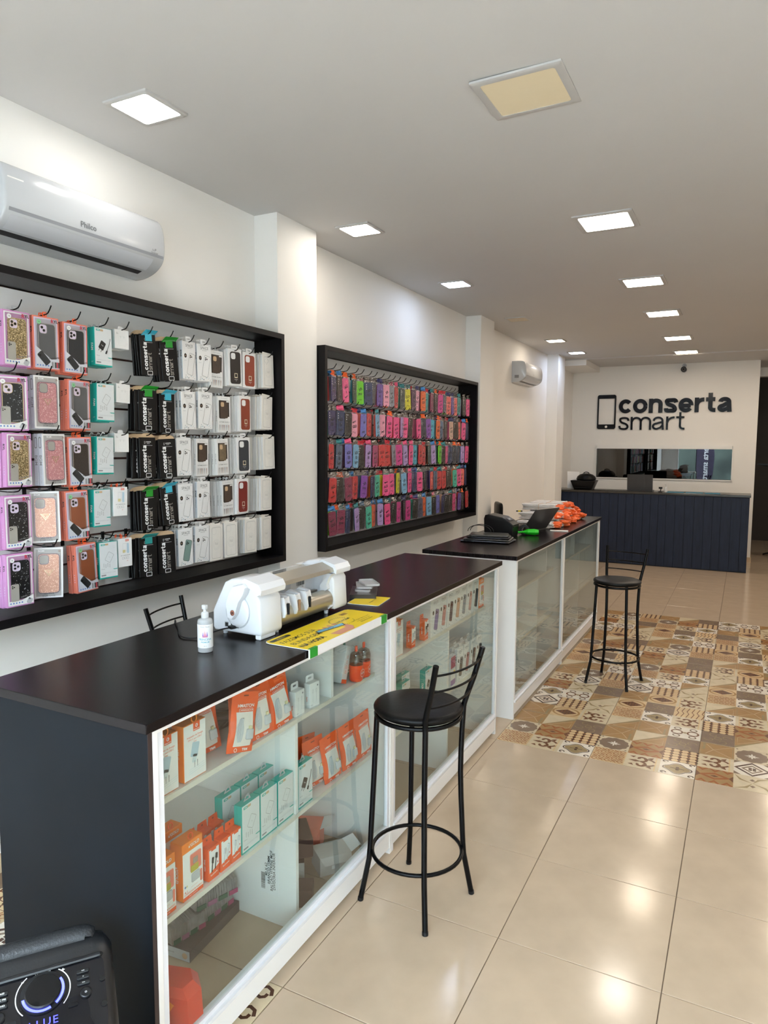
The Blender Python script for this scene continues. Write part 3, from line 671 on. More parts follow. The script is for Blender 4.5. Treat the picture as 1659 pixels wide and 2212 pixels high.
def case_shape(g, w, h, cx, cz, y, m, trim=None, hole=None, t=.004, cam='island', n=3, X=None):
    r = w*.17
    g.xy(rr(w, h, r, 4, cx, cz), y, t, m, X)
    if trim: g.rim(w, h, r, w*.03, cx, cz, y-t-.0002, trim, 0, X)
    iw = w*.43; ix, iz = cx-w*.5+iw*.5+w*.07, cz+h*.5-iw*.56-w*.06
    if cam == 'island':
        g.xy(rr(iw, iw*1.08, iw*.28, 4, ix, iz), y-t, .001, hole or GREYP, X)
        if trim: g.rim(iw*1.04, iw*1.12, iw*.3, iw*.06, ix, iz, y-t-.0012, trim, 0, X)
        lensset(g, ix, iz, iw*.17, y-t-.001, n, trim, X)
    elif cam == 'hole': g.xy(rr(iw, iw*1.0, iw*.3, 4, ix, iz), y-t, .0004, hole or PAPER, X)
def minicase(g, cx, cz, y, w, h, rot, m):
    X = T(cx, 0, cz) @ Ry(-rot) @ T(-cx, 0, -cz); g.xy(rr(w, h, w*.2, 3, cx, cz), y, .0006, m, X)
    lensset(g, cx-w*.2, cz+h*.33, w*.085, y-.0006, 3, None, X)
def register(kind, *parts): PROTO[kind] = [(n, g.mesh(n, sm) if isinstance(g, G) else g) for n, g, sm in parts]
def box_body(w, h, t, m, side=None, c=.0012):
    g = G(); g.loft([[(a, y, b) for a, b in rr(w-2*e, h-2*e, .0015, 1, 0, -h/2)] for y, e in ((t, c), (t-c, 0), (c, 0), (0, c))], m); return g
def ryl(kind, frame, cm, trim, stick, dots=False, pink=False, n=3, lower=C_BLK, rylred=True):
    w, h, t = .122, .226, .024
    b = box_body(w, h, t, frame)
    b.text('RYL', .016, 0, 0, 0, BLACK, .03, -PI/2, T(-w/2-.0003, t/2, -.06) @ Rz(-PI/2))
    for k in range(4): b.add([(-w/2-.0003, t/2+.003*math.cos(a), -.14-.011*k+.003*math.sin(a)) for a in (0, PI/2, PI, 1.5*PI)], [(0, 1, 2, 3)], LILAC)
    p = G()
    p.rim(w-.001, h-.001, .003, .006, 0, -h/2, -.0004, frame)
    p.flat(rr(w-.012, h-.012, .002, 1, 0, -h/2), -.0006, PAPER if pink else LILAC)
    p.flat(rr(w-.024, h-.03, .002, 1, .0, -h/2+.004), -.0008, S('pack_inner_grey', '#b9b3bd', .5) if not pink else S('pack_inner_pink', '#b88bb0', .4))
    c = G(); case_shape(c, .082, .165, .0, -.112, -.001, cm, trim, LILAC, .006, 'island', n)
    q = G(); y = -.0078
    if pink:
        q.flat([(-w/2+.007, -h+.007), (w/2-.007, -h+.007), (w/2-.007, -h+.043), (.0, -h+.026), (-w/2+.007, -h+.026)], y, PAPER)
        minicase(q, -.028, -.165, y-.0004, .036, .074, 0, S('mini_case_putty', '#a8a49c', .4)); q.text('FASHION CASES', .0075, .024, -h+.042, y-.0006, GREY, .02, .16)
        minicase(q, .036, -.208, y-.0004, .022, .024, -.5, LGREY)
    else:
        q.flat([(-w/2+.007, -h+.007), (w/2-.007, -h+.007), (w/2-.007, -h+.05), (.018, -h+.045), (-w/2+.007, -h+.098)], y, S('pack_lower_grey', '#d4d6df', .4))
        minicase(q, -.018, -.178, y-.0006, .030, .062, .75, lower); q.text('FASHION CASES', .0065, .030, -h+.052, y-.0006, BLACK, .03, .16)
        for k, m_ in enumerate((GREY, LGREY, BLACK, RED, BROWN)): q.flat([(.018+k*.0075, -h+.010), (.0245+k*.0075, -h+.010), (.0245+k*.0075, -h+.035), (.018+k*.0075, -h+.035)], y-.0006, m_)
    for k in range(5): q.flat(circ(.0036, 8, -.048+.0125*k, -h+.017), y-.0006, BLUEI)
    q.text('R', .022, .026, -.018, y, RED, .03); q.text('YL', .018, .043, -.017, y, BLACK, .03)
    q.flat(circ(.010, 14, -.036, -.026), y-.0006, stick); q.text('16', .007, -.036, -.026, y-.0009, BLACK, .01)
    if dots:
        random.seed(len(kind)); 
        for k in range(40):
            a, b_ = random.uniform(-.036, .036), random.uniform(-.19, -.05); c.flat(circ(random.choice((.0007, .0011, .0016)), 5, a, b_), -.0076, WINK)
    f = G(); f.flat(rr(w-.014, h-.014, .002, 1, 0, -h/2), -.0098, CLEAR)
    hg = G()
    if pink: hg.ring(rr(.034, .022, .006, 3, 0, .010), rr(.02, .008, .003, 3, 0, .012), .004, HANGC, .0008)
    else:
        for a in (-.004, .004): hg.tube([(a, .006, -.002), (a-.004, .006, .010), (a-.002, .006, .020), (a+.003, .006, .022), (a+.005, .006, .012), (a+.003, .006, -.002)], .0022, S('hanger_orange', '#ff5a14', .4), 5)
    register(kind, ('box', b, 0), ('printed_front', p, 0), ('phone_case', c, 40), ('printed_overlay', q, 0), ('clear_window', f, 0), ('hanger', hg, 40))
ryl('ryl_gold', ORCHID, GOLD, RIMG, PAPER, pink=True); ryl('ryl_dark', ORCHID, DKGL, RIMG, PAPER, pink=True, n=2); ryl('ryl_stars', ORCHID, DKGL, None, PAPER, dots=True, pink=True)
STG = S('sticker_green', '#8fd39b', .5)
ryl('ryl_grey', CORAL, C_GREY, SILV, STG, n=2); ryl('ryl_black', CORAL, C_BLK, SILV, PAPER); ryl('ryl_dkwin', CORAL, C_DKW, SILV, PAPER); ryl('ryl_brown', CORAL, C_BRN, SILV, STG, n=3)
def bgm(kind, cm):
    w, h, t = .118, .228, .026
    b = box_body(w, h, t, S('pack_silver', '#c9ccd4', .3)); X = T(-w/2-.0003, t/2, -h/2) @ Rz(-PI/2)
    b.text('BGM', .022, 0, -.002, 0, GREY, .02, -PI/2, X); b.text('PHONE CASE', .011, 0, -.062, 0, LGREY, 0, -PI/2, X)
    b.ring(rr(.018, .05, .008, 3, 0, .075), rr(.010, .040, .004, 3, 0, .075), 0, GREY, X=X); b.text('6.1', .009, -.0, -.1, 0, GREY, 0, -PI/2, X)
    p = G(); p.flat(rr(w-.006, h-.006, .003, 2, 0, -h/2), -.0005, S('pack_inner_silver', '#b4b2b0', .3)); p.rim(w-.002, h-.002, .003, .007, 0, -h/2, -.0008, PAPER)
    c = G(); case_shape(c, .088, .178, 0, -.116, -.001, cm, S('case_rim_grey', '#7c7280', .3, metal=.3), S('case_hole_grey', '#aaa59f', .5), .007, 'island', 0)
    for s in (.020, .011): c.ring([(-s, -.108+s*.45), (s, -.108+s*.45), (0, -.108-s)], [(-s*.82, -.108+s*.38), (s*.82, -.108+s*.38), (0, -.108-s*.8)], -.0085, RIMG)
    q = G(); q.text('BGM CASE', .011, .0, -h+.012, -.0094, GREY, .01); q.text('BGM', .012, -.03, -.014, -.0094, PAPER, .02); q.text('16', .011, .042, -.016, -.0094, BRN_, .02); q.text('DESIGN YOUR LIFE', .005, 0, -h+.021, -.0094, BLACK, .02)
    f = G(); f.flat(rr(w-.006, h-.006, .003, 2, 0, -h/2), -.0099, CLEAR)
    hg = G(); hg.ring(rr(.05, .022, .008, 3, 0, .006), rr(.03, .009, .004, 3, 0, .010), .006, BLACKP, .001)
    register(kind, ('box', b, 0), ('printed_front', p, 0), ('phone_case', c, 40), ('printed_overlay', q, 0), ('clear_window', f, 0), ('hanger', hg, 0))
BRN_ = S('bronze_ink', '#8d6a4a', .5)
bgm('bgm', PKGL); bgm('bgm_side', PEGL)
def charger_art(p, kind, y, X=None):
    if kind == 'cable':
        Q = T(-.008, 0, -.082) @ Ry(.5); p.xy(rr(.030, .040, .004, 3), y, .0008, BLACK, Q); p.text('FAM', .007, 0, 0, y-.0012, LGREY, .02, X=Q)
        for a in (-.007, .007): p.xy(rr(.002, .012, .0005, 1, a, -.026), y, .0006, BLACK, Q)
        p.tube([(.040, y-.001, -.045), (.034, y-.001, -.07), (.018, y-.001, -.105)], .0010, BLACK, 5); p.tube([(.018, y-.001, -.105), (.012, y-.001, -.118)], .0035, BLACK, 6)
    else:
        Q = T(.004, 0, -.075) @ Ry(.55); p.rim(.034, .046, .004, .0012, 0, 0, y-.0004, GREY, 0, Q); p.text('FAM', .006, 0, 0, y-.0005, LGREY, 0, X=Q)
        for k in range(4): p.rim(.0035, .018, .001, .0009, -.028+.011*k, -.112-.004*(k % 2), y-.0004, GREY)
        p.rim(.012, .012, .006, .0005, .032, -.026, y-.0004, LGREY)
def tealbox(kind, art, t=.034):
    w, h = .102, .178
    b = box_body(w, h, t, TEAL); X = T(-w/2-.0003, t/2, -.09) @ Rz(-PI/2); b.text('FAM', .018, 0, 0, 0, WINK, .03, -PI/2, X)
    b.text('KIT', .008, 0, -.07, 0, WINK, 0, 0, X)
    p = G(); p.flat([(-w/2+.002, -.002), (w/2-.002, -.002), (w/2-.002, -h+.007), (-w/2+.002, -h+.007)], -.0005, S('pack_white_grey', '#dde1e3', .4))
    p.flat(rr(.022, .009, .002, 2, -.030, -.012), -.0008, TEAL); p.text('FAM', .007, -.030, -.012, -.0012, WINK, .03); p.flat(rr(.018, .009, .002, 2, -.009, -.012), -.0008, TAN)
    charger_art(p, art, -.0008)
    p.text('CARREGADOR E CABO', .0075, .0, -h+.028, -.0008, LGREY, .0); p.flat(rr(.026, .006, .001, 1, -.03, -h+.017), -.0008, GREY); p.flat([(.022, -h+.044), (w/2-.002, -h+.044), (w/2-.002, -h+.040), (.030, -h+.040)], -.0008, TEAL)
    p.text('Potente', .006, -.032, -h+.048, -.0008, GREY)
    hg = G(); Q = T(0, t*.5, 0)
    hg.ring([(-.021, -.002), (.021, -.002), (.010, .022), (-.002, .024)], [(-.012, .004), (.012, .004), (.006, .016), (-.001, .017)], 0, WGLOSS, .0012, Q)
    register(kind, ('box', b, 0), ('printed_front', p, 0), ('hanger', hg, 0))
tealbox('teal_cable', 'cable'); tealbox('teal_line', 'line')
def whitebox(kind, w, h, t, kit=False):
    b = box_body(w, h, t, PAPER); p = G()
    if kit:
        p.flat(rr(.022, .010, .002, 2, .012, -.010), -.0006, ORANGE); p.text('KINGO', .0065, .012, -.010, -.001, WINK, .03)
        p.rim(.030, .040, .003, .0008, 0, -.045, -.0006, LGREY); p.flat(rr(.016, .014, .001, 1, -.008, -.064), -.001, S('pale_yellow', '#d9cf9a', .5)); p.flat(rr(.012, .05, .002, 1, .016, -.05), -.0005, PALEB)
        for k in range(3): p.rim(.012, .010, .001, .0008, -.014+.014*k, -.098, -.0006, GREY)
        p.text('KIT CARREGADOR', .0065, 0, -.085, -.0006, GREY, .01); p.text('x1', .008, .012, -.112, -.0006, RED)
    else:
        p.text('.', .02, -.03, -.010, -.0006, BLACK); p.text('20W', .006, -.028, -.02, -.0006, GREY)
        for a in (-.008, .012): p.rim(.003, .010, .001, .0006, a, -.036, -.0006, LGREY)
        p.rim(.044, .044, .004, .0004, .002, -.055, -.0006, S('faint_line_grey', '#c9c9c9', .5))
    hg = G()
    if kit:
        for a in (-.014, .012): hg.tube([(a, .01, -.001), (a-.003, .01, .012), (a+.004, .01, .018), (a+.005, .01, .004)], .0022, S('hanger_orange', '#ff5a14', .4), 5)
    else: hg.flat([(-.018, -.001), (.018, -.001), (.012, .016), (-.012, .016)], .01, PAPER)
    register(kind, ('box', b, 0), ('printed_front', p, 0), ('hanger', hg, 0))
whitebox('white_plug', .086, .092, .052); whitebox('white_kit', .082, .142, .040, True)
PACKB = mat('black_pack_film', (.006, .005, .005), .4, spec=.25, vary=.3, vscale=14, bump=.12, bscale=12)
def pouchpack(kind, tag_=None):
    w, h = .104, .205
    b = G(); b.loft([[(a, y, c) for a, c in rr(w-2*e, h-2*e, .003, 2, 0, -h/2)] for y, e in ((.007, .002), (.004, 0), (.002, 0), (0, .002))], PACKB)
    p = G(); R_ = T(-.004, 0, -.178) @ Ry(-PI/2); word_mesh(p, 'conserta', 0, .138, .004, .020, .30, -.0012, 0, WINK, R_); word_mesh(p, 'smart', 0, .086, -.023, .019, .15, -.0012, 0, S('pack_grey_text', '#a8a298', .5), R_); p.rim(.022, .034, .004, .0028, -.015, -.006, -.0012, WINK, 0, R_)
    X = T(0, 0, 0); pass
    p.text('conserta', .009, .006, -.022, -.0012, WINK, .03); p.text('smart', .008, .004, -.030, -.0012, WINK, 0); p.rim(.006, .012, .001, .001, -.018, -.026, -.0012, WINK)
    p.flat([(-.03, -.040), (.03, -.040), (.03, -.041), (-.03, -.041)], -.0012, WINK); p.text('www.conserta', .005, 0, -.198, -.0012, S('pack_grey_text', '#9a948c', .5))
    hd = G(); o = [(-.052, 0), (.052, 0)]+[(.050*math.cos(a), .024*math.sin(a)) for a in [PI*k/8 for k in range(9)]]
    hd.add([(a, .0045, z) for a, z in [(-.050, -.002), (.050, -.002)]+[(.05*math.cos(a), .022*math.sin(a)) for a in [PI*k/8 for k in range(1, 8)]]], [tuple(range(9))], TAN)
    hd.add([(a, .0055, z) for a, z in [(-.050, -.002), (.050, -.002)]+[(.05*math.cos(a), .022*math.sin(a)) for a in [PI*k/8 for k in range(1, 8)]]], [tuple(range(8, -1, -1))], TAN)
    parts = [('pack', b, 0), ('lettering', p, 0), ('header', hd, 0)]
    if tag_:
        tg = G(); Q = T(.004, -.010, .004) @ Rx(.95) @ Rz(.06)
        for k in range(3):
            R_ = Q @ T(.004*k, .002*k, .0035*k) @ Ry(.06*k)
            tg.box(-.044, .044, -.0006, .0006, -.042, .012, tag_, R_); tg.rim(.07, .03, .003, .0015, 0, -.018, -.0008, WINK, 0, R_)
        tg.text('50', .016, .0, -.018, -.0009, YEL if tag_ is LEAFG else WINK, .03, X=Q)
        Q2 = T(0, -.004, 0); tg.box(-.018, .024, -.0006, .0006, -.034, .0, tag_, Q2)
        parts.append(('folded_tag', tg, 0))
    register(kind, *parts)
pouchpack('pouch'); pouchpack('pouch_blue', SKY); pouchpack('pouch_green', LEAFG); pouchpack('pouch_teal', S('tag_teal', '#1f8a86', .4))
def tab(p, w=.05, h=.03, t=.001, m=PAPER, y=.004):
    n = 4; o = rr(w, h+.01, .005, n, 0, h/2-.005); i = rr(w*.62, h*.26, .002, n, 0, h*.45); p.ring(o, i, y, m, t)
def space(kind, phone=None, col=None, body=PAPER):
    w, h, t = .106, .205, .019
    b = box_body(w, h, t, body); X = T(-w/2-.0003, t/2, -h/2) @ Rz(-PI/2)
    b.flat([(-t/2+.001, -h/2+.002), (t/2-.001, -h/2+.002), (t/2-.001, h/2-.002), (-t/2+.001, h/2-.002)], 0, GREYP, X); b.text('SPACE', .013, 0, .035, -.0003, BLACK, .03, PI/2, X); b.text('ANTI DROP', .009, 0, -.02, -.0003, GREY, 0, PI/2, X)
    p = G(); p.text('SPACE', .021, .002, -.024, -.0006, GREY, .006, spacing=1.0); p.text('COLLECTION', .0055, .002, -.036, -.0006, GREY, .01); p.text('16', .006, .040, -.009, -.0006, BLACK)
    p.flat([(-.030+.011*math.cos(PI/6+k*PI/3), -.078+.013*math.sin(PI/6+k*PI/3)) for k in range(6)], -.0006, BLACK); p.text('SC', .008, -.030, -.078, -.001, TAN, .02); p.text('magnetic', .006, -.032, -.103, -.0006, LGREY)
    Q = T(.012, 0, -.122) @ Ry(.22); cw, ch = .046, .118
    if col: p.xy(rr(cw, ch, .009, 4), 0, .0012, col, Q)
    p.rim(cw, ch, .009, .0012 if not col else .002, 0, 0, -.0014, phone or BLACK, 0, Q); p.rim(.020, .026, .007, .0006, -.006 if not col else -.008, .040, -.0014, LGREY if not col else BLACK, 0, Q)
    lensset(p, -.007, .040, .0042, -.0012 if col else -.0004, 3, None, Q)
    random.seed(5)
    for k in range(12):
        cx, cz = random.uniform(-.048, .048), -h+.006+random.uniform(0, .016)*(1 if abs(k-6) > 2 else .5)
        r_ = random.uniform(.0025, .005); p.flat([(cx-r_, cz), (cx, cz-r_*.4), (cx+r_, cz+r_*.2), (cx, cz+r_*.9)], -.0006, random.choice((PALEB, LGREY, GREY, S('print_slate', '#4c5c6b', .5))))
    hg = G(); tab(hg, .042, .026)
    register(kind, ('box', b, 0), ('printed_front', p, 0), ('hanger', hg, 0))
space('space'); space('space_green', BLACK, S('space_sage', '#7f9a94', .3))
for nm_, hx in (('lilac', '#8f7fae'), ('pink', '#d5928c'), ('plum', '#4b2534'), ('peach', '#d6a284'), ('steel', '#8d97a8'), ('rose', '#dba29a'), ('navy', '#2a2e3a'), ('mauve', '#5e4450'), ('grey', '#55514f'), ('brown', '#6b4a44')):
    space('space_'+nm_, GREY, S('space_phone_'+nm_, hx, .3))
def window(kind, m1):
    w, h, t = .104, .21, .020
    b = box_body(w, h, t, PAPER); X = T(-w/2-.0003, t/2, -h/2) @ Rz(-PI/2); b.text('EXTREME DROPS', .008, 0, -.01, 0, GREY, .01, PI/2, X)
    p = G(); p.text('Smart Protection', .0075, 0, -.012, -.0006, LGREY, .01); y = -.0006
    o = [(-.042, -.024), (.042, -.024), (.042, -.118), (.014, -.118), (.008, -.130), (-.036, -.130), (-.042, -.124)]; p.flat(o, y, S('window_dark', '#2d2623', .3))
    p.flat(rr(.022, .008, .001, 1, .028, -.030), y-.0018, PAPER); p.text('EXTREME DROPS', .0095, -.004, -.150, y, GREY, .01); p.text('Protect your phone', .006, -.012, -.139, y, LGREY)
    p.rim(.09, .042, .003, .0006, 0, -.182, y, LGREY)
    for k in range(9): p.flat([(-.040+.0092*k, -.166), (-.036+.0092*k, -.166), (-.038+.0092*k, -.198), (-.0395+.0092*k, -.198)], y-.0004, BLACK if k % 3 == 0 else (LGREY if k % 2 else S('print_rust', '#b0705a', .5)))
    p.text('C+', .009, .040, -.150, y, GREY)
    c = G(); case_shape(c, .062, .098, -.002, -.078, y, m1, None, TAN, .0016, 'hole')
    hg = G(); tab(hg, .016, .020, .002, WGLOSS, .008)
    for a in (-.006, .006): hg.tube([(a, .006, -.002), (a, .004, .014), (a+.002, .010, .020)], .002, WGLOSS, 5)
    register(kind, ('box', b, 0), ('printed_front', p, 0), ('phone_case', c, 0), ('hanger', hg, 0))
window('window', C_WOOD); window('window_tan', S('case_khaki_wood', '#76654f', .3, vary=.3, vscale=30))
def casebox(kind, m1):
    w, h, t = .112, .215, .020; b = box_body(w, h, t, PAPER)
    c = G(); case_shape(c, .084, .186, .002, -.110, -.0004, m1, None, PAPER, .0022, 'hole')
    c.flat(rr(.026, .028, .001, 1, .004, -.155), -.003, S('print_ivory', '#d8cfb4', .5)); c.flat(rr(.018, .018, .001, 1, .004, -.154), -.0034, m1); c.text('for phone', .0065, .004, -.178, -.003, WINK, .01); c.text('16', .006, .004, -.186, -.003, WINK, .01)
    hg = G(); tab(hg, .05, .024)
    register(kind, ('box', b, 0), ('phone_case', c, 40), ('hanger', hg, 0))
casebox('case_black', S('case_brown_black', '#231c19', .5)); casebox('case_rust', C_RUST); casebox('case_red', C_RED); casebox('case_slate', C_SLATE)
def plain(kind, ring=True, shift=0, flower=False):
    w, h, t = .110, .208, .0185; b = box_body(w, h, t, CREAM); b.box(-w/2-.0003, -w/2, .001, t-.001, -h+.001, -.001, PAPER)
    p = G(); y = -.0006; p.rim(.080, .182, .012, .0012, 0, -h/2, y, GREY)
    p.rim(.034, .036, .012, .0006, -.018, -.036, y, LGREY)
    if flower: p.ring([((.018+.005*math.cos(4*a))*math.cos(a)-.014, (.018+.005*math.cos(4*a))*math.sin(a)-.04) for a in [2*PI*k/24 for k in range(24)]], [((.0172+.005*math.cos(4*a))*math.cos(a)-.014, (.0172+.005*math.cos(4*a))*math.sin(a)-.04) for a in [2*PI*k/24 for k in range(24)]], y, GREY)
    if ring:
        for r_ in (.030, .022): p.ring(circ(r_, 24, 0, -.115), circ(r_-.0006, 24, 0, -.115), y, LGREY)
        p.rim(.010, .030, .005, .0005, 0, -.172, y, LGREY)
    p.text('Clear Case', .006, 0, -.105, y, GREY); p.text('with MagSafe', .005, 0, -.112, y, GREY)
    hg = G(); hg.flat([(-.045, -.001), (.045, -.001), (.045, .010), (-.040, .016)], .010, CREAM)
    register(kind, ('box', b, 0), ('printed_front', p, 0), ('hanger', hg, 0))
plain('plain', True); plain('plain_ring', True); plain('plain_flower', True, flower=True)

RACK1_ROWS = [
    [('ryl_gold', 1.937, 2.471), ('ryl_grey', 2.075, 2.470), ('ryl_black', 2.226, 2.465), ('teal_cable', 2.381, 2.468), ('white_plug', 2.505, 2.479), ('pouch_blue', 2.657, 2.479), ('pouch_green', 2.800, 2.464), ('space', 2.955, 2.483), ('space', 3.075, 2.484), ('window', 3.195, 2.463), ('case_black', 3.341, 2.490), ('case_rust', 3.478, 2.485), ('plain_flower', 3.665, 2.495)],
    [('ryl_dark', 1.905, 2.204), ('bgm', 2.067, 2.217), ('ryl_grey', 2.236, 2.213), ('teal_line', 2.386, 2.209), ('white_plug', 2.505, 2.218), ('pouch_green', 2.650, 2.200), ('pouch_blue', 2.785, 2.190), ('space', 2.941, 2.212), ('space', 3.080, 2.219), ('window', 3.252, 2.207), ('case_rust', 3.432, 2.220), ('plain', 3.655, 2.232)],
    [('ryl_gold', 1.925, 1.967), ('bgm', 2.092, 1.967), ('ryl_dkwin', 2.228, 1.955), ('teal_line', 2.375, 1.958), ('white_plug', 2.486, 1.977), ('pouch', 2.640, 1.959), ('pouch', 2.775, 1.953), ('space', 2.900, 1.960), ('window', 3.062, 1.957), ('window_tan', 3.218, 1.959), ('case_slate', 3.410, 1.970), ('plain', 3.665, 1.980)],
    [('ryl_stars', 1.906, 1.706), ('bgm_side', 2.052, 1.714), ('ryl_brown', 2.200, 1.710), ('teal_line', 2.347, 1.708), ('white_kit', 2.458, 1.714), ('pouch_green', 2.640, 1.690), ('pouch_blue', 2.775, 1.703), ('space', 2.907, 1.710), ('space', 3.051, 1.717), ('window', 3.274, 1.713), ('case_red', 3.400, 1.720), ('plain', 3.638, 1.716)],
    [('ryl_stars', 1.904, 1.459), ('bgm_side', 2.062, 1.463), ('ryl_brown', 2.240, 1.460), ('teal_line', 2.372, 1.453), ('white_kit', 2.476, 1.458), ('pouch_teal', 2.625, 1.447), ('pouch', 2.755, 1.445), ('space_green', 2.899, 1.463), ('space', 3.035, 1.465), ('plain_ring', 3.153, 1.459), ('plain_ring', 3.284, 1.461), ('plain', 3.475, 1.464), ('plain', 3.634, 1.467)],
]
LOOK = dict(ryl_gold=('pink-framed gold glitter case box', 'phone case box', 'boxed glitter phone cases', 2), ryl_dark=('pink-framed black glitter case box', 'phone case box', 'boxed glitter phone cases', 2), ryl_stars=('pink-framed starry black case box', 'phone case box', 'boxed glitter phone cases', 2),
    ryl_grey=('coral-framed grey case box', 'phone case box', 'coral framed boxed phone cases', 2), ryl_black=('coral-framed black case box', 'phone case box', 'coral framed boxed phone cases', 2), ryl_dkwin=('coral-framed smoke case box', 'phone case box', 'coral framed boxed phone cases', 2), ryl_brown=('coral-framed brown case box', 'phone case box', 'coral framed boxed phone cases', 2),
    bgm=('silver box with pink glitter case', 'phone case box', 'silver boxed glitter cases', 2), bgm_side=('silver box with peach glitter case', 'phone case box', 'silver boxed glitter cases', 2),
    teal_cable=('teal box picturing black charger', 'charger box', 'teal charger boxes on the rack', 3), teal_line=('teal-edged white charger box', 'charger box', 'teal charger boxes on the rack', 3),
    white_plug=('small white plug box', 'charger box', 'small white charger boxes', 2), white_kit=('white box with orange tag', 'charger box', 'small white charger boxes', 2),
    pouch=('black lettered pack', 'pack', 'black lettered packs', 5), pouch_blue=('black lettered pack, blue tag', 'pack', 'black lettered packs', 5), pouch_green=('black lettered pack, green tag', 'pack', 'black lettered packs', 5), pouch_teal=('black lettered pack, teal tag', 'pack', 'black lettered packs', 5),
    space=('white box with phone outline', 'phone case box', 'white boxes with phone outline', 4), space_green=('white box with green phone', 'phone case box', 'white boxes with phone outline', 4),
    window=('white window box, brown case', 'phone case box', 'white window boxes', 4), window_tan=('white window box, tan case', 'phone case box', 'white window boxes', 4),
    case_black=('white box, black case picture', 'phone case box', 'white boxes with case picture', 3), case_rust=('white box, rust case picture', 'phone case box', 'white boxes with case picture', 4), case_red=('white box, red case picture', 'phone case box', 'white boxes with case picture', 4), case_slate=('white box, slate case picture', 'phone case box', 'white boxes with case picture', 4),
    plain=('cream ring-outlined box', 'phone case box', 'cream outlined boxes', 6), plain_ring=('cream ring-outlined box', 'phone case box', 'cream outlined boxes', 2), plain_flower=('cream flower-outlined box', 'phone case box', 'cream outlined boxes', 6))
THICK = dict(ryl=.028, bgm=.030, teal=.036, white=.054, pouch=.0125, space=.0215, window=.0225, case=.0225, plain=.0208)
ROWN = ['top', 'second', 'third', 'fourth', 'bottom']
ORD = 'first second third fourth fifth sixth seventh eighth ninth tenth eleventh twelfth thirteenth fourteenth fifteenth sixteenth seventeenth eighteenth nineteenth twentieth twenty-first twenty-second twenty-third twenty-fourth twenty-fifth twenty-sixth twenty-seventh twenty-eighth'.split()
DEPTHN = ['front one', 'second behind', 'third behind', 'fourth behind', 'fifth behind', 'sixth behind', 'seventh behind']
random.seed(11)
for r, row in enumerate(RACK1_ROWS):
    for k, (kind, y, z) in enumerate(row):
        desc, cat, grp, n = LOOK[kind]; fam = kind.split('_')[0]; th = THICK[fam]
        nm = {'ryl': 'phone_case_box', 'bgm': 'phone_case_box', 'teal': 'charger_box', 'white': 'charger_box', 'pouch': 'black_pack', 'space': 'phone_case_box', 'window': 'phone_case_box', 'case': 'phone_case_box', 'plain': 'phone_case_box'}[fam]
        if kind == 'white_kit': th = .042
        if kind == 'plain': n = 6 if y > 3.6 else 4
        yaw = {'bgm_side': -.62, 'ryl_dark': -.35, 'ryl_stars': -.06}.get(kind, random.uniform(-.10, .06))
        tilt = random.uniform(-.03, .03)
        if fam == 'pouch': tilt = random.uniform(-.10, .02); yaw = random.uniform(-.25, -.05)
        xf = -2.722 - (.012 if kind in ('window', 'white_plug') else 0)
        if kind == 'bgm_side': n = 1; xf -= .02
        hook(RACK1, y, r1y0, ROWZ[r]+.010, r1z0)
        body = 'pack' if fam == 'pouch' else 'box'
        for j in range(n):
            dy = 0 if j == 0 else random.uniform(-.006, .004)-(.004*j if fam in ('plain', 'space', 'case', 'window') else .0)
            if fam == 'pouch' and j: dy = random.uniform(-.03, -.004)
            kk = kind if j == 0 else ('pouch' if fam == 'pouch' else kind)
            lab = '%s, near rack %s row, %s hook from left, %s' % (desc if j == 0 or fam != 'pouch' else 'black lettered pack', ROWN[r], ORD[k], DEPTHN[j])
            place(kk, nm, lab, cat, (xf-th*j, y+dy, z-(random.uniform(0, .006) if j else 0)), group=grp,
                  rot=(random.uniform(-.012, .012), (tilt+(random.uniform(-.06, .06) if fam == 'pouch' and j else 0)), PI/2+yaw), only=None if j == 0 else ((body, 'lettering', 'header') if fam == 'pouch' else (body, 'hanger')))
# ------------------------------------------------------------------ far rack: bagged silicone phone cases
CC = dict(indigo='#3b3560', black='#2a2723', brown='#3d3228', pink='#f2558e', olive='#4a5248', lime='#6fce22', navy='#2b3a5e', charcoal='#3c3f49', purple='#6f4f9e', blush='#f0a0b6', silver='#8f9099', red='#d23a3a', yellow='#d8cf1e', orange='#e8672b', teal='#3f9a94', maroon='#8c3350', magenta='#d63f8c', slate='#55566b', coral='#ee6a60', mint='#4fbfa0', lilac='#b99bd2', blue='#4a74b8', sky='#7fb4d6', aqua='#4aa9bd', violet='#8a4aa8', beige='#d9b098', rose='#b04a70', periwinkle='#7a78c4', steel='#5a6a80', plum='#5c3450')
def ccase(col):
    k = 'cc_'+col
    if k in PROTO: return PROTO[k]
    m = S('silicone_'+col, CC[col], .42); g = G(); w, h = .086, .182
    g.loft([[(a, y, b) for a, b in rr(w-2*e, h-2*e, .013, 3, 0, -h/2-.012)] for y, e in ((.0, .003), (-.005, 0), (-.008, .002))], m)
    random.seed(len(col)*7+ord(col[0])); n = random.choice((2, 3, 3, 4))
    for q in range(n): g.flat(circ(.0042, 8, -.026+(.016 if q == 3 else 0), -.032-.017*(q % 3)), -.0084, WINK if col in ('black', 'indigo', 'navy', 'charcoal', 'olive', 'brown') else m)
    for q in range(n):
        if col not in ('black', 'indigo', 'navy', 'charcoal', 'olive', 'brown'): g.ring(circ(.0052, 8, -.026, -.032-.017*(q % 3)), circ(.0042, 8, -.026, -.032-.017*(q % 3)), -.0085, BLACK)
    PROTO[k] = [('phone_case', g.mesh('phone_case', 30))]; return PROTO[k]
SCR = []
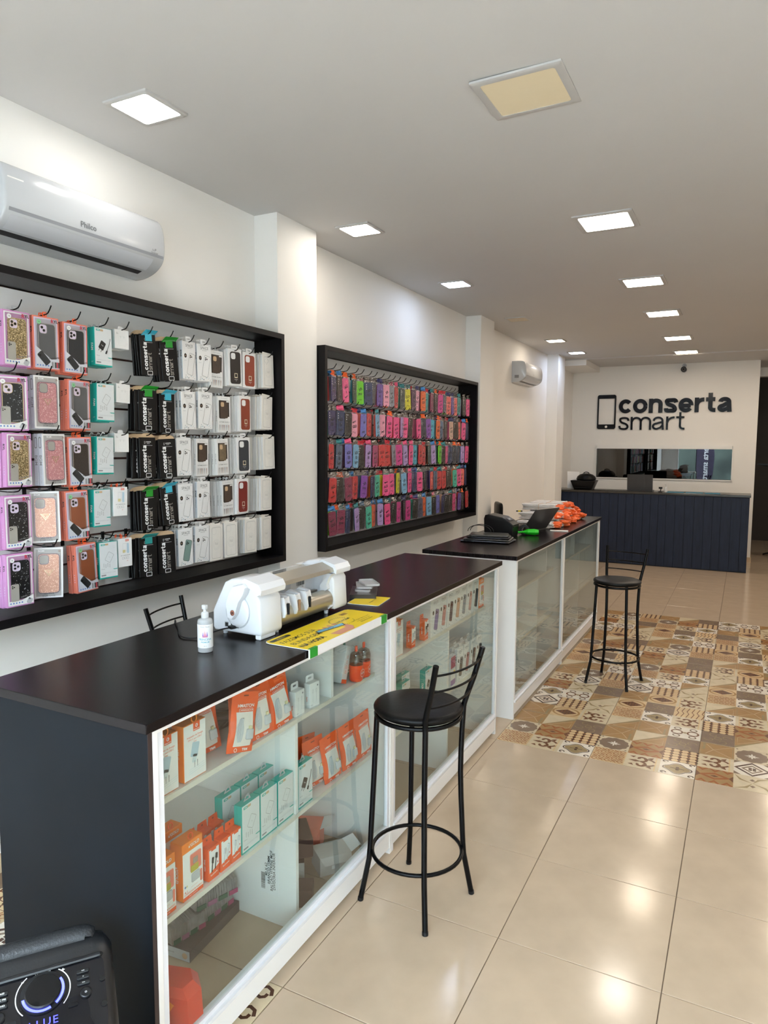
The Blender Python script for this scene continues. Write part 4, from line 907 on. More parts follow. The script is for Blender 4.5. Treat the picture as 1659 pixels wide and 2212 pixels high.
for i, ls in enumerate((('A03', '50', '~'), ('Moto', 'G53', '~'), ('16', '~~', 'Moto'), ('Moto', 'A15', 'GX'), ('G13', '41', '~'), ('A52', 's', 'Novo'), ('XR', 'Pro', '~'), ('A33', '53', 'Sam'))):
    g = G(); random.seed(i)
    for k, t_ in enumerate(ls):
        if t_ == '~' or t_ == '~~':
            pts = [(-.028+.008*q, random.uniform(-.006, .006)-.16) for q in range(7)]
            for a, b in zip(pts[:-1], pts[1:]): g.add([(a[0], -.0092, a[1]), (b[0], -.0092, b[1]), (b[0], -.0092, b[1]+.003), (a[0], -.0092, a[1]+.003)], [(0, 1, 2, 3)], BLACK)
        else: g.text(t_, .030 if len(t_) < 4 else .020, random.uniform(-.006, .006), -.078-.036*k, -.0092, BLACK, .028, random.uniform(.1, .5))
    SCR.append(g.mesh('handwriting'))
g = G(); random.seed(2)
g.add([(x, -.012-random.uniform(0, .004), z) for z in (-.206, -.15, -.1, -.05, -.002) for x in (-.052, -.018, .018, .052)], [(a+4*b, a+1+4*b, a+5+4*b, a+4+4*b) for b in range(4) for a in range(3)], BAGM)
BAG_ME = g.mesh('clear_bag', 60)
def header(m):
    g = G(); random.seed(len(m.name))
    P = [[(x, random.uniform(-.012, .004), z+random.uniform(-.004, .004)) for x in (-.045+.008*abs(z*50), -.015, .015, .045-.008*abs(z*50))] for z in (-.006, .006, .018, .030)]
    g.add([p for r_ in P for p in r_], [(a+4*b, a+1+4*b, a+5+4*b, a+4+4*b) for b in range(3) for a in range(3)], m); return g.mesh('bag_header')
HD_CLEAR = header(glass('clear_header_film', (.75, .73, .70), 1.4, .15, opacity=.25, bump=.9))
HDS = [header(S('header_'+n_, h_, .4)) for n_, h_ in (('orange', '#f0641e'), ('teal', '#1d7f86'), ('blue', '#2f7fc0'), ('red', '#c93542'), ('rose', '#e0507e'), ('navy', '#2c2f66'), ('black', '#1c1a1a'))]
FAR = ['indigo brown pink olive lime navy charcoal purple blush silver red olive yellow plum blush orange teal maroon brown magenta slate coral purple coral teal brown pink',
 'indigo navy black blush periwinkle red sky blush pink pink lilac pink brown pink charcoal violet aqua orange steel brown beige brown coral pink indigo',
 'red steel periwinkle sky black lilac rose red red silver magenta lilac pink aqua red red olive lilac lime brown pink navy charcoal charcoal lilac pink',
 'red black maroon red violet navy mint pink pink yellow sky pink indigo pink black coral steel red red brown mint pink coral indigo',
 'maroon maroon navy lilac black mint orange lilac pink black magenta black magenta black slate orange sky black periwinkle indigo black brown pink purple black red']
cols = list(CC)
rnd = random.Random(5)
for r, row in enumerate(FAR):
    row = row.split(); n = len(row); z = (2.452, 2.197, 1.950, 1.702, 1.452)[r]
    for k, c in enumerate(row):
        y = 4.41+(7.275-4.41)*(k+.35*(rnd.random()-.5)+.25)/(n-.4); hk_yaw = rnd.uniform(-.25, .15)
        hook(RACK2, y, r2y0, z+.034, r2z0)
        for j in range(2 + (rnd.random() < .12)):
            cc = c if j == 0 else rnd.choice(cols); th = .030+.02*rnd.random()
            lab = '%s phone case in clear bag, far rack %s row, %s from left, %s' % (cc, ROWN[r], ORD[k], ('front', 'second behind', 'third behind')[j])
            t = thing('phone_case', lab, 'phone case', (-2.722-th*j+rnd.uniform(-.01, .01), y-(.02*rnd.random()+.02 if j else 0), z-rnd.uniform(0, .012)), group='bagged phone cases on the far rack', rot=(rnd.uniform(-.02, .02), rnd.uniform(-.09, .09), PI/2+hk_yaw+rnd.uniform(-.1, .1)))
            for pn, me in ccase(cc): link('silicone_case', me, t)
            if j == 0:
                link('handwriting', rnd.choice(SCR), t); link('clear_bag', BAG_ME, t)
            link('bag_header', HD_CLEAR if rnd.random() < .55 else rnd.choice(HDS), t)

# ------------------------------------------------------------------ bar stools
def stool_meshes():
    out = []
    g = G(); g.lathe([(.0, -.012), (.150, -.012), (.176, -.008), (.186, .004), (.187, .012), (.182, .020), (.170, .0245), (.09, .028), (.0, .0285)], VINYL, 40, T(0, 0, .832)); out.append(('seat', g.mesh('seat', 50)))
    g = G(); g.tube([(.176*math.cos(a), .176*math.sin(a), .812) for a in [2*PI*k/40 for k in range(40)]], .0095, BLACKM, 8, closed=True); out.append(('seat_ring', g.mesh('seat_ring', 60)))
    g = G(); g.tube([(.190*math.cos(a), .190*math.sin(a), .215) for a in [2*PI*k/40 for k in range(40)]], .0085, BLACKM, 8, closed=True); out.append(('foot_ring', g.mesh('foot_ring', 60)))
    for sx in (1, -1):
        for sy in (1, -1):
            d = Vector((sx, sy, 0)).normalized(); g = G()
            P = [d*.172+Vector((0, 0, .825)), d*.184+Vector((0, 0, .55)), d*.199+Vector((0, 0, .235)), d*.203+Vector((0, 0, .185)), d*.238+Vector((0, 0, .012))]
            if sy > 0:
                q = Vector((sx*.135, .135, 0)); P[0] = q+Vector((0, 0, .80))
                P = [Vector((sx*.168, .205, 1.095)), Vector((sx*.155, .172, .965)), Vector((sx*.142, .140, .86)), P[0]*1.0+Vector((0, 0, 0))]+P[1:]
            g.tube([tuple(p) for p in P[:1]]+smooth_path([tuple(p) for p in P[1:-2]], 3)+[tuple(p) for p in P[-2:]], .0115, BLACKM, 10)
            e = P[-1]; g.tube([(e.x, e.y, .014), (e.x+d.x*.002, e.y+d.y*.002, 0)], .0128, BLACKP, 10); out.append(('leg', g.mesh('leg', 50)))
    for z, xx, yy, bow in ((1.055, .164, .195, .035), (.985, .157, .177, .035), (.915, .148, .158, .035)):
        g = G(); g.tube([(xx*math.sin(t)/math.sin(1.0), yy+bow*(math.cos(t)-math.cos(1.0))/(1-math.cos(1.0)), z-.004*math.cos(t)) for t in [-1.0+2.0*k/12 for k in range(13)]], .0048, BLACKM, 8); out.append(('back_rail', g.mesh('back_rail', 60)))
    return out
PROTO['stool'] = stool_meshes()
place('stool', 'bar_stool', 'black bar stool with round vinyl seat in the foreground by the glass counter', 'bar stool', (-1.165, 2.585, 0), -PI/2-.21, group='black bar stools')
place('stool', 'bar_stool', 'far black bar stool standing on the patterned tiles', 'bar stool', (-.88, 5.86, 0), -.20, group='black bar stools')
place('stool', 'bar_stool', 'black bar stool behind the counter, only its rail back showing past the machine', 'bar stool', (-2.50, 2.75, 0), PI/2+.22, group='black bar stools')
# office chair behind the far counter
oc = thing('office_chair', 'black office chair with square back behind the far counter', 'chair', (-2.42, 8.2, 0), PI/2+.5)
g = G(); g.cbox(-.20, .20, -.22, .18, .50, .56, BLACKP, .02); g.obj('seat', oc)
g = G(); g.loft([[(a, y, b) for a, b in rr(.36-2*e, .40-2*e, .05, 4, 0, 1.06)] for y, e in ((.20, .01), (.21, 0), (.235, 0), (.245, .01))], VINYL); g.obj('backrest', oc, 40)
g = G(); g.box(-.03, .03, .245, .255, .52, 1.0, BLACKP); g.obj('back_bar', oc)
g = G(); g.tube([(0, 0, .08), (0, 0, .50)], .025, BLACKM, 10); g.obj('gas_column', oc)
for k in range(5):
    a = k*2*PI/5; g = G(); g.tube([(0, 0, .09), (.27*math.cos(a), .27*math.sin(a), .06)], .018, BLACKP, 6); g.lathe([(.0, -.025), (.025, -.02), (.028, 0), (.025, .02), (0, .025)], BLACKP, 10, T(.27*math.cos(a), .27*math.sin(a), .03) @ Rx(PI/2)); g.obj('castor_arm', oc)
# ------------------------------------------------------------------ stock inside the glass counters (origin bottom centre of the front face)
def lift(kind, h, new):
    PROTO[new] = []
    for n, me in PROTO[kind]:
        m2 = me.copy(); m2.transform(T(0, 0, h)); PROTO[new].append((n, m2))
lift('teal_line', .178, 'teal_line_s'); lift('teal_cable', .178, 'teal_cable_s')
for c_ in ('lilac', 'pink', 'plum', 'peach', 'steel', 'rose', 'navy', 'mauve', 'grey', 'brown'): lift('space_'+c_, .205, 'space_%s_s' % c_)
lift('bgm', .228, 'bgm_s')
def stand_box(w, h, t, m): 
    g = G(); c = .0012; g.loft([[(a, y, b) for a, b in rr(w-2*e, h-2*e, .0015, 1, 0, h/2)] for y, e in ((t, c), (t-c, 0), (c, 0), (0, c))], m); return g
def loop(g, x, y, z, r, m):
    g.tube([(x+r*math.sin(a), y-.002*math.cos(a), z+r*.9-r*math.cos(a)) for a in [2*PI*k/10 for k in range(10)]], .0022, m, 6, closed=True)
w_, h_, t_ = .100, .182, .048
b = stand_box(w_, h_, t_, AMBER); p = G()
p.flat([(-w_/2+.001, .003), (w_/2-.001, .003), (w_/2-.001, h_-.002), (-w_/2+.001, h_-.002)], -.0006, PAPER)
p.flat(rr(.030, .028, .001, 1, .008, h_-.014), -.001, ORANGE); p.ring(circ(.006, 10, .008, h_-.012), circ(.0042, 10, .008, h_-.012), -.0014, WINK); p.flat([(.006, h_-.017), (.012, h_-.011), (.009, h_-.008)], -.0015, WINK); p.text('HMASTON', .0055, .008, h_-.024, -.0014, WINK, .02)
p.text('Adaptador de Energia', .0082, .0, h_-.042, -.001, ORANGE, .005); p.text('TIPO-C para USB-C', .0078, .0, h_-.052, -.001, ORANGE, 0); p.text('20W', .007, .0, h_-.062, -.001, ORANGE, 0)
Q = T(0, 0, .088) @ Ry(.25); p.xy(rr(.032, .046, .004, 3, -.002, .006), -.0008, .0006, PALEB, Q); p.xy(rr(.018, .026, .003, 3, .002, -.022), -.0008, .0006, S('print_ice', '#d6e4ea', .5), Q); p.rim(.026, .038, .003, .0006, -.002, .006, -.0018, LGREY, 0, Q)
for a in (-.005, .008): p.flat([(a, .058), (a+.003, .058), (a+.002, .036), (a+.0005, .036)], -.0014, GREY)
for k in range(3): p.flat([(-.030, .020+.007*k), (.045, .027+.007*k), (.045, .0277+.007*k), (-.030, .0207+.007*k)], -.001, PALEB)
b.text('USB C', .012, 0, -.0, 0, WINK, .01, -PI/2, T(-w_/2-.0003, t_/2, .09) @ Rz(-PI/2))
hg = G(); loop(hg, .004, .006, h_, .012, AMBER)
register('adaptor_box', ('box', b, 0), ('printed_front', p, 0), ('hanger', hg, 40))
w_, h_, t_ = .092, .188, .050   # orange / yellow charger box
b = stand_box(w_, h_, t_, AMBER); b.text("a'GOLD", .016, 0, 0, 0, WINK, .03, -PI/2, T(-w_/2-.0003, t_/2, .085) @ Rz(-PI/2)); p = G()
p.flat([(-w_/2+.001, .014), (w_/2-.001, .014), (w_/2-.001, h_-.032), (-w_/2+.001, h_-.032)], -.0006, PAPER); p.text("a'GOLD", .014, .006, h_-.016, -.0008, WINK, .03); p.flat([(-w_/2+.001, .002), (w_/2-.001, .002), (w_/2-.001, .014), (-w_/2+.001, .014)], -.0006, ORANGE)
p.xy(rr(.052, .060, .006, 3, .012, .112), -.0008, .0008, CORAL); p.rim(.052, .060, .006, .001, .012, .112, -.0018, PAPER); p.xy(rr(.022, .020, .003, 3, .010, .116), -.0014, .001, SILV); p.xy(rr(.034, .022, .002, 2, .006, .092), -.0016, .001, S('print_olive_yellow', '#b7ad3c', .4)); p.xy(rr(.038, .030, .005, 3, .010, .062), -.0008, .0014, WGLOSS); p.rim(.038, .030, .005, .0008, .010, .062, -.0024, GREY); p.xy(rr(.009, .040, .004, 3, .036, .052), -.0008, .001, CORAL)
p.flat(circ(.004, 8, -.036, .046), -.001, BLUEI); p.flat(circ(.004, 8, -.029, .046), -.001, S('pale_yellow', '#d9cf9a', .5)); p.text('4.1', .012, -.032, .028, -.001, ORANGE, .01); p.text('turbo power', .006, .004, .034, -.001, S('print_peach', '#eeb49a', .5)); p.text('CARREGADOR RAPIDO', .0078, .0, .0205, -.001, ORANGE, .015); p.text('FAST CHARGER', .0055, .0, .008, -.001, WINK, .0)
hg = G(); loop(hg, .002, .010, h_, .010, ORANGE)
register('gold_box', ('box', b, 0), ('printed_front', p, 0), ('hanger', hg, 40))
w_, h_, t_ = .052, .112, .030   # small orange cable box
for nm_, cm_ in (('cable_box', BLACK), ('cable_box_white', WGLOSS)):
    b = stand_box(w_, h_, t_, ORANGE); b.text('kingo cable', .009, 0, 0, 0, WINK, .02, -PI/2, T(-w_/2-.0003, t_/2, .055) @ Rz(-PI/2)); p = G()
    p.flat([(-w_/2+.004, .028), (w_/2-.001, .042), (w_/2-.001, h_-.006), (.012, h_-.006), (.012, h_-.012), (-.012, h_-.012), (-.012, h_-.006), (-w_/2+.004, h_-.006)], -.0006, PAPER)
    p.tube([(-.012, -.002, .030), (-.008, -.002, .060)], .0016, cm_, 5); p.tube([(-.008, -.0025, .060), (-.006, -.0025, .078)], .0034, cm_, 6); p.tube([(.004, -.002, .034), (.010, -.002, .072)], .0016, cm_, 5); p.tube([(.010, -.0025, .070), (.012, -.0025, .086)], .0040, cm_, 6)
    p.text('Resistente', .008, .0, .020, -.0008, WINK, .02, .12); p.text('x', .012, .018, .052, -.0008, RED, .03); p.flat(rr(.018, .006, .003, 2, .010, .034), -.0012, ORANGE)
    hg = G(); hg.add([(-w_/2, t_-.001, h_-.001), (w_/2, t_-.001, h_-.001), (w_/2-.004, t_-.001, h_+.026), (-w_/2+.004, t_-.001, h_+.026)], [(0, 1, 2, 3)], ORANGE); hg.flat(circ(.004, 8, 0, h_+.014), t_-.0016, S('hole_shadow_brown', '#8a3d22', .6))
    register(nm_, ('box', b, 0), ('printed_front', p, 0), ('hang_tab', hg, 0))
# orange zip pouch with a clear window, cable and plug
def zpouch(kind, sag):
    w, h = .118, .205; g = G(); n = 9; loops = []
    def wd(t): return .94+.06*math.sin(t*9)*.3+(.03 if t > .7 else 0)
    fr, bk = [], []
    for i in range(n+1):
        t = i/n; z = h*t; bel = .017*math.sin(PI*min(1, t/.72))*(1 if t < .72 else 0)+.0015; ww = w/2*wd(t)
        L = []
        for k in range(7):
            a = -1+2*k/6; L.append((a*ww, -bel*(1-a*a)**.7-.0, z))
        fr.append(L)
        bk.append([(-a*ww, .0015+bel*.5*(1-a*a), z) for a in [-1+2*k/6 for k in range(7)]])
    g.loft([a+b for a, b in zip(fr, bk)], ORANGE)
    wi = G(); v = []; f = []
    rows = [i for i in range(1, 7)]
    for i in rows:
        for k in range(1, 6): x, y, z = fr[i][k]; v.append((x, y-.0012, z))
    for i in range(len(rows)-1):
        for k in range(4): f.append((i*5+k, i*5+k+1, i*5+k+6, i*5+k+5))
    wi.add(v, f, S('window_frost', '#e6e0da', .25))
    c = G()
    for k in range(4): c.tube(smooth_path([(-.028+.004*k, -.0195, .040), (-.036+.005*k, -.0205, .085), (-.022+.003*k, -.0185, .118), (-.010-.002*k, -.0205, .085), (-.014-.001*k, -.020, .045)], 3), .0019, WGLOSS, 5)
    c.cbox(.004, .034, -.026, -.016, .046, .082, WGLOSS, .003); c.box(.014, .024, -.024, -.018, .082, .092, S('print_olive_pale', '#d9d2a8', .5))
    p = G(); y = -.0068; p.text('HMASTON', .015, 0, .158, y-.001, WINK, .02); p.rim(.062, .014, .005, .0008, 0, .1435+.0, y-.0042, WINK); p.text('CARREGADOR', .0095, 0, .1435, y-.0045, WINK, .01); p.text('TRM', .012, .012, .012, -.012, WINK, .03); p.ring(circ(.007, 10, -.028, .012), circ(.005, 10, -.028, .012), -.012, WINK)
    p.flat(rr(.022, .005, .002, 2, 0, .192), -.0032, S('hole_shadow_brown', '#8a3d22', .6))
    register(kind, ('pouch', g, 60), ('clear_window', wi, 40), ('cable_and_plug', c, 40), ('lettering', p, 0))
zpouch('zip_pouch', 0)
w_, h_, t_ = .062, .100, .030
b = stand_box(w_, h_, t_, PAPER); b.text('basix', .010, 0, 0, 0, ORANGE, .01, -PI/2, T(-w_/2-.0003, t_/2, .035) @ Rz(-PI/2)); p = G()
for a in (-.012, .010): p.rim(.006, .014, .001, .0008, a, .066, -.0006, GREY); p.flat([(a-.0006, .058), (a+.0006, .058), (a+.0006, .02), (a-.0006, .02)], -.0006, LGREY)
p.flat(circ(.004, 10, .018, .085), -.0006, GREY); p.text('20W', .006, -.018, .010, -.0006, GREY)
hg = G(); hg.ring(rr(.05, .030, .007, 3, 0, h_+.012), rr(.022, .008, .003, 3, 0, h_+.014), t_-.003, PAPER, .001)
register('small_white_box', ('box', b, 0), ('printed_front', p, 0), ('hang_tab', hg, 0))
# capsule bottle pack
g = G(); o_pr = [(.0, 0), (.026, .001), (.031, .008), (.032, .075)]; g.lathe([(a, b_) for a, b_ in o_pr], S('orange_capsule', '#f0491c', .3), 20); low = g
g = G(); g.lathe([(.031, .0745), (.0315, .105), (.026, .124), (.012, .133), (.0, .134)], glass('capsule_clear', (.55, .52, .5), 1.45, .03, opacity=.05), 20); up = g
g = G(); g.cbox(-.016, .016, -.006, .006, .078, .122, BLACKP, .002); dev = g
g = G(); g.cbox(-.008, .008, -.005, .005, .133, .160, S('orange_capsule', '#f0491c', .3), .003); cap = g
g = G(); g.text('BOX', .012, 0, .040, -.0335, WINK, .02); g.ring(circ(.018, 16, 0, .040), circ(.0165, 16, 0, .040), -.0328, WINK); lab_ = g
register('capsule', ('lower_half', low, 40), ('clear_dome', up, 40), ('earphone', dev, 0), ('loop', cap, 0), ('emblem', lab_, 0))
g = stand_box(.045, .165, .060, S('pack_white_grey', '#dde1e3', .4)); p = G(); p.flat([(-.0225, .0), (.0225, .0), (.0225, .018), (-.0225, .018)], -.0006, ORANGE)
for k in range(4): p.ring(circ(.0065, 12, 0, .05+.022*k), circ(.005, 12, 0, .05+.022*k), -.0006, ORANGE)
register('slim_white_box', ('box', g, 0), ('printed_front', p, 0))
# yellow/pink accessory pack
g = stand_box(.080, .19, .022, GREYP); p = G(); p.flat(rr(.072, .070, .003, 2, 0, .145), -.0006, S('print_berry', '#a23a66', .4)); p.flat(rr(.072, .060, .003, 2, 0, .072), -.0006, PAPER); p.flat(circ(.012, 12, .018, .082), -.001, YEL); p.flat(rr(.072, .032, .003, 2, 0, .022), -.0006, S('print_violet', '#8456a0', .4))
register('accessory_pack', ('box', g, 0), ('printed_front', p, 0))
S1, S2, XS = .8705, .4875, -1.502
def stock(kind, name, label, cat, y, z, x=XS, dyaw=0, grp=None, lean=0, roll=0):
    return place(kind, name, label, cat, (x, y, z), PI/2+dyaw, group=grp, rot=(lean, roll, PI/2+dyaw))
GA = 'stock inside the near glass counter'; GB = 'stock inside the middle glass counter'
stock('adaptor_box', 'adaptor_box', 'white and orange adaptor box at the left end of the near counter top shelf', 'charger box', 1.498, S1, grp=GA)
stock('adaptor_box', 'adaptor_box', 'white and orange adaptor box, second along the near counter top shelf', 'charger box', 1.622, S1, grp=GA)
stock('adaptor_box', 'adaptor_box', 'orange adaptor box standing behind the leftmost one on the top shelf', 'charger box', 1.505, S1, -1.60, grp=GA)
stock('adaptor_box', 'adaptor_box', 'orange adaptor box standing behind the second one on the top shelf', 'charger box', 1.630, S1, -1.60, grp=GA)
for y, x, dy, rl, lab in ((1.775, -1.585, -.25, -.12, 'orange zip pouch half hidden behind the leftmost leaning pouch, top shelf'), (1.825, -1.492, -.22, .22, 'orange zip pouch leaning out furthest towards the glass, top shelf'), (1.930, -1.570, -.1, .05, 'orange zip pouch at the back between two front pouches, top shelf'), (1.962, -1.502, -.12, -.04, 'middle orange zip pouch standing upright on the top shelf'), (2.090, -1.500, -.15, -.16, 'rightmost orange zip pouch on the near counter top shelf')):
    stock('zip_pouch', 'zip_pouch', lab, 'pouch', y, S1+.004, x, dy, GA, lean=-.06, roll=rl)
stock('small_white_box', 'cable_box', 'small white cable box beside the rightmost orange pouch', 'cable box', 2.210, S1, grp=GA)
stock('small_white_box', 'cable_box', 'small white cable box left of the upper shelf divider', 'cable box', 2.315, S1, grp=GA, dyaw=-.1)
stock('small_white_box', 'cable_box', 'small white cable box half hidden behind the orange pouch and box', 'cable box', 2.235, S1, -1.60, grp=GA)
BAGD = mat('dark_folded_bag', (.06, .06, .055), .3, vary=.4, vscale=12, bump=.4, bscale=20)
for k in range(5):
    g = G(); random.seed(k); g.loft([[(a, b, z+random.uniform(-.002, .003)) for a, b in rr(.16-2*e, .22-2*e, .01, 2)] for z, e in ((0, .006), (.006, 0), (.011, .006))], BAGD); g.flat([(-.03, .0), (.03, .0), (.03, .0), (-.03, .0)], 0, BAGD)
    g.add([(-.05, -.03, .0125), (.05, -.03, .0125), (.05, .03, .0125), (-.05, .03, .0125)], [(0, 1, 2, 3)], (LEAFG, ORCHID, GREY, RED, PALEB)[k])
    o = g.obj('flat_pack'); o.location = (-1.75-.01*k, 1.93+.06*k, S1+.013*k+.001); o.rotation_euler = (0, 0, .3*k); tag(o, 'dark flat pack at the back of the top shelf, %s of its heap' % ('lowest', 'second up', 'third up', 'fourth up', 'topmost')[k], 'pack', GA)
stock('slim_white_box', 'slim_box', 'slim white box with orange foot leaning left on the top shelf', 'box', 2.590, S1+.006, -1.53, grp=GA, roll=.33)
stock('slim_white_box', 'slim_box', 'slim white box with orange foot standing behind the orange capsules', 'box', 2.680, S1, -1.60, grp=GA, roll=.02)
for y, lab in ((2.665, 'left orange capsule pack on the near counter top shelf'), (2.735, 'right orange capsule pack beside the teal box')):
    stock('capsule', 'capsule_pack', lab, 'earphone case', y, S1+.001, -1.475-.033, grp=GA)
stock('teal_line_s', 'charger_box', 'teal charger box at the right end of the near counter top shelf', 'charger box', 2.757, S1, -1.585, grp=GA, dyaw=-.1)
stock('gold_box', 'charger_box', 'orange topped charger box at the left end of the lower shelf', 'charger box', 1.480, S2, grp=GA)
stock('gold_box', 'charger_box', 'orange topped charger box second along the lower shelf', 'charger box', 1.602, S2, grp=GA)
stock('gold_box', 'charger_box', 'orange topped charger box behind the second one on the lower shelf', 'charger box', 1.615, S2, -1.60, grp=GA)
for k, (y, kd) in enumerate(((1.700, 'cable_box'), (1.760, 'cable_box_white'), (1.815, 'cable_box_white'))):
    stock(kd, 'cable_box', 'small orange cable box with %s, %s of the front three' % (('black cable', 'white cable', 'white cable')[k], ORD[k]), 'cable box', y, S2, grp=GA)
    stock(kd, 'cable_box', 'small orange cable box, %s of the back three on the lower shelf' % ORD[k], 'cable box', y+.004, S2, -1.58, grp=GA)
for k, y in enumerate((1.878, 1.984, 2.058+.0)):
    if k == 2: y = 2.0595
for k, y in enumerate((1.897, 2.003, 2.109)):
    stock('teal_line_s', 'charger_box', 'teal edged charger box, %s in front left of the lower divider' % ORD[k], 'charger box', y, S2, grp=GA)
    stock('teal_line_s', 'charger_box', 'teal edged charger box in the back row, %s from left, lower shelf' % ORD[k], 'charger box', y+.012, S2, -1.60, grp=GA)
stock('teal_line_s', 'charger_box', 'teal edged charger box touching the lower divider', 'charger box', 2.0375+.001, S2, -1.568, grp=GA, dyaw=0) if False else None
stock('teal_cable_s', 'charger_box', 'teal box picturing a black charger, right of the lower divider', 'charger box', 2.245, S2, grp=GA)
for k in range(2): stock('teal_cable_s', 'charger_box', 'teal box standing %s behind the one picturing a black charger' % ('directly', 'second')[k], 'charger box', 2.248, S2, -1.62-.06*k, grp=GA)
for y, x, dy, rl, lab in ((2.385, -1.60, -.1, .12, 'orange zip pouch half hidden next to the teal box, lower shelf'), (2.405, -1.55, -.25, -.1, 'orange zip pouch turned aside beside the teal box, lower shelf'), (2.475, -1.512, -.15, -.12, 'orange zip pouch second from the teal box, lower shelf'), (2.615, -1.508, -.15, -.12, 'orange zip pouch in the middle of the lower right bay'), (2.750, -1.508, -.1, -.1, 'orange zip pouch behind the near stool seat, lower shelf')):
    stock('zip_pouch', 'zip_pouch', lab, 'pouch', y, S2+.004, x, dy, GA, lean=-.05, roll=rl)
# floor of the near counter
g = G(); g.cbox(-.095, .095, -.16, .16, 0, .045, S('box_dark_brown', '#4c3f3c', .4), .001); g.flat([(-.094, .002), (.094, .002), (.094, .043), (-.094, .043)], -.1605, GREYP); g.text('multimedia bluetooth', .010, -.02, .024, -.161, GREY, .0); g.flat(circ(.012, 12, .072, .022), -.1612, TAN)
o = g.obj('flat_box'); o.location = (-1.855, 1.99, .001); o.rotation_euler = (0, 0, .08); tag(o, 'flat dark brown box with pale side on the near counter floor', 'box')
PLF = mat('clear_wrapped_strips', (.24, .225, .22), .3, vary=.3, vscale=20, bump=.25, bscale=30)
for k, (x, y, z, rz, L) in enumerate(((-1.875, 1.915, .047, 1.35, .15), (-1.865, 2.07, .047, 1.5, .15), (-1.84, 2.045, .122, 1.25, .19))):
    t = thing('film_bundle', 'grey bundle of wrapped film strips %s' % ('at the left on the flat box', 'lying in the middle, coloured band at its edge', 'topmost at the back, furthest right')[k], 'bundle', (x, y, z), rz)
    for q in range(16):
        g = G(); random.seed(q+k*20); a = -L/2+L*q/16
        g.loft([[(a+e, yy+random.uniform(-.003, .003), zz) for yy, zz in ((-.07, .004), (-.062, .060), (0, .070+random.uniform(-.004, .004)), (.062, .060), (.07, .004))] for e in (0, .005, .010)], PLF); g.obj('strip', t)
    g = G()
    for q, m_ in enumerate((LEAFG, S('print_mauve', '#9a5f80', .5), LEAFG, S('print_berry', '#8a3a5c', .4))): g.box(-L/2+L*q/4+.004, -L/2+L*(q+1)/4-.004, -.0765, -.0735, .004, .022, m_ if q % 2 else S('band_dark_green', '#2e5a44', .5))
    g.obj('printed_band', t)
t = thing('red_case', 'red-orange box top above a dark green patterned bag at the counter bottom corner', 'case', (-1.53, 1.52, .0), .3)
g = G(); g.loft([[(a*s, b*s, z) for a, b in [(-.09, -.05), (.09, -.06), (.11, .0), (.07, .06), (-.08, .06)]] for z, s in ((.14, .9), (.15, 1), (.235, .95), (.26, .7))], S('red_orange_plastic', '#d8442e', .35)); g.obj('lid', t)
g = G(); g.loft([[(a*s, b*s, z) for a, b in rr(.17, .11, .02, 4)] for z, s in ((0, .9), (.03, 1), (.12, .98), (.145, .85))], S('dark_green_print', '#3a4a40', .5, vary=.5, vscale=14)); g.obj('bag', t)
g = G(); g.flat([(-.02, .17), (.03, .23), (.045, .22), (.01, .165)], -.064, AMBER); g.obj('yellow_stripe', t)
BXB = S('box_brown', '#5d4136', .5, vary=.05)
def carton(label, x, y, z, rz, w, d, h, m, m2=None, text_=None, open_=False, rot=None):
    t = thing('carton', label, 'box', (x, y, z), rz, 'cartons in the near counter', rot)
    g = G(); g.cbox(-w/2, w/2, -d/2, d/2, 0, h, m, .001)
    if m2: g.box(-w/2-.0008, w/2+.0008, -d/2-.0008, -d/2, .004, h-.004, m2)
    if text_: g.text(text_, .016, 0, h/2, -d/2-.0016, WINK, .01)
    g.flat([(-.02, h*.3), (-.005, h*.3), (-.005, h*.5), (-.02, h*.5)], -d/2-.0018, PAPER); g.obj('body', t)
    if open_:
        g = G(); g.add([(w/2, -d/2, h), (w/2, d/2, h), (w/2+.05, d/2-.01, h+.02), (w/2+.05, -d/2+.01, h+.02)], [(0, 1, 2, 3)], PAPER); g.add([(-w/2, -d/2, h), (w/2, -d/2, h), (w/2-.01, -d/2-.04, h-.015), (-w/2+.01, -d/2-.04, h-.015)], [(0, 1, 2, 3)], m); g.obj('flap', t)
carton('large brown carton at the bottom of the right bay, uppermost brown one', -1.76, 2.43, .125, .75, .26, .18, .085, BXB, BROWN, 'box')
carton('brown and white carton lying on the floor of the right bay', -1.78, 2.42, .001, .6, .25, .20, .12, BXB, S('box_pale', '#cfc9c4', .5))
carton('small brown box with a blue label at the front of the right bay floor', -1.60, 2.32, .001, .5, .14, .09, .075, BXB, None)
carton('pale open carton with flaps beside the brown cartons', -1.60, 2.60, .001, .9, .15, .12, .085, S('box_pale', '#cfc9c4', .5), None, None, True)
carton('orange-red open carton behind the pale open one', -1.80, 2.68, .001, .4, .17, .12, .12, CORAL, None, None, True)
carton('teal and red box topmost on the brown cartons', -1.80, 2.43, .2115, .9, .14, .11, .075, S('box_red', '#cf4030', .45), S('box_blue_teal', '#1f6d84', .45), 'o')
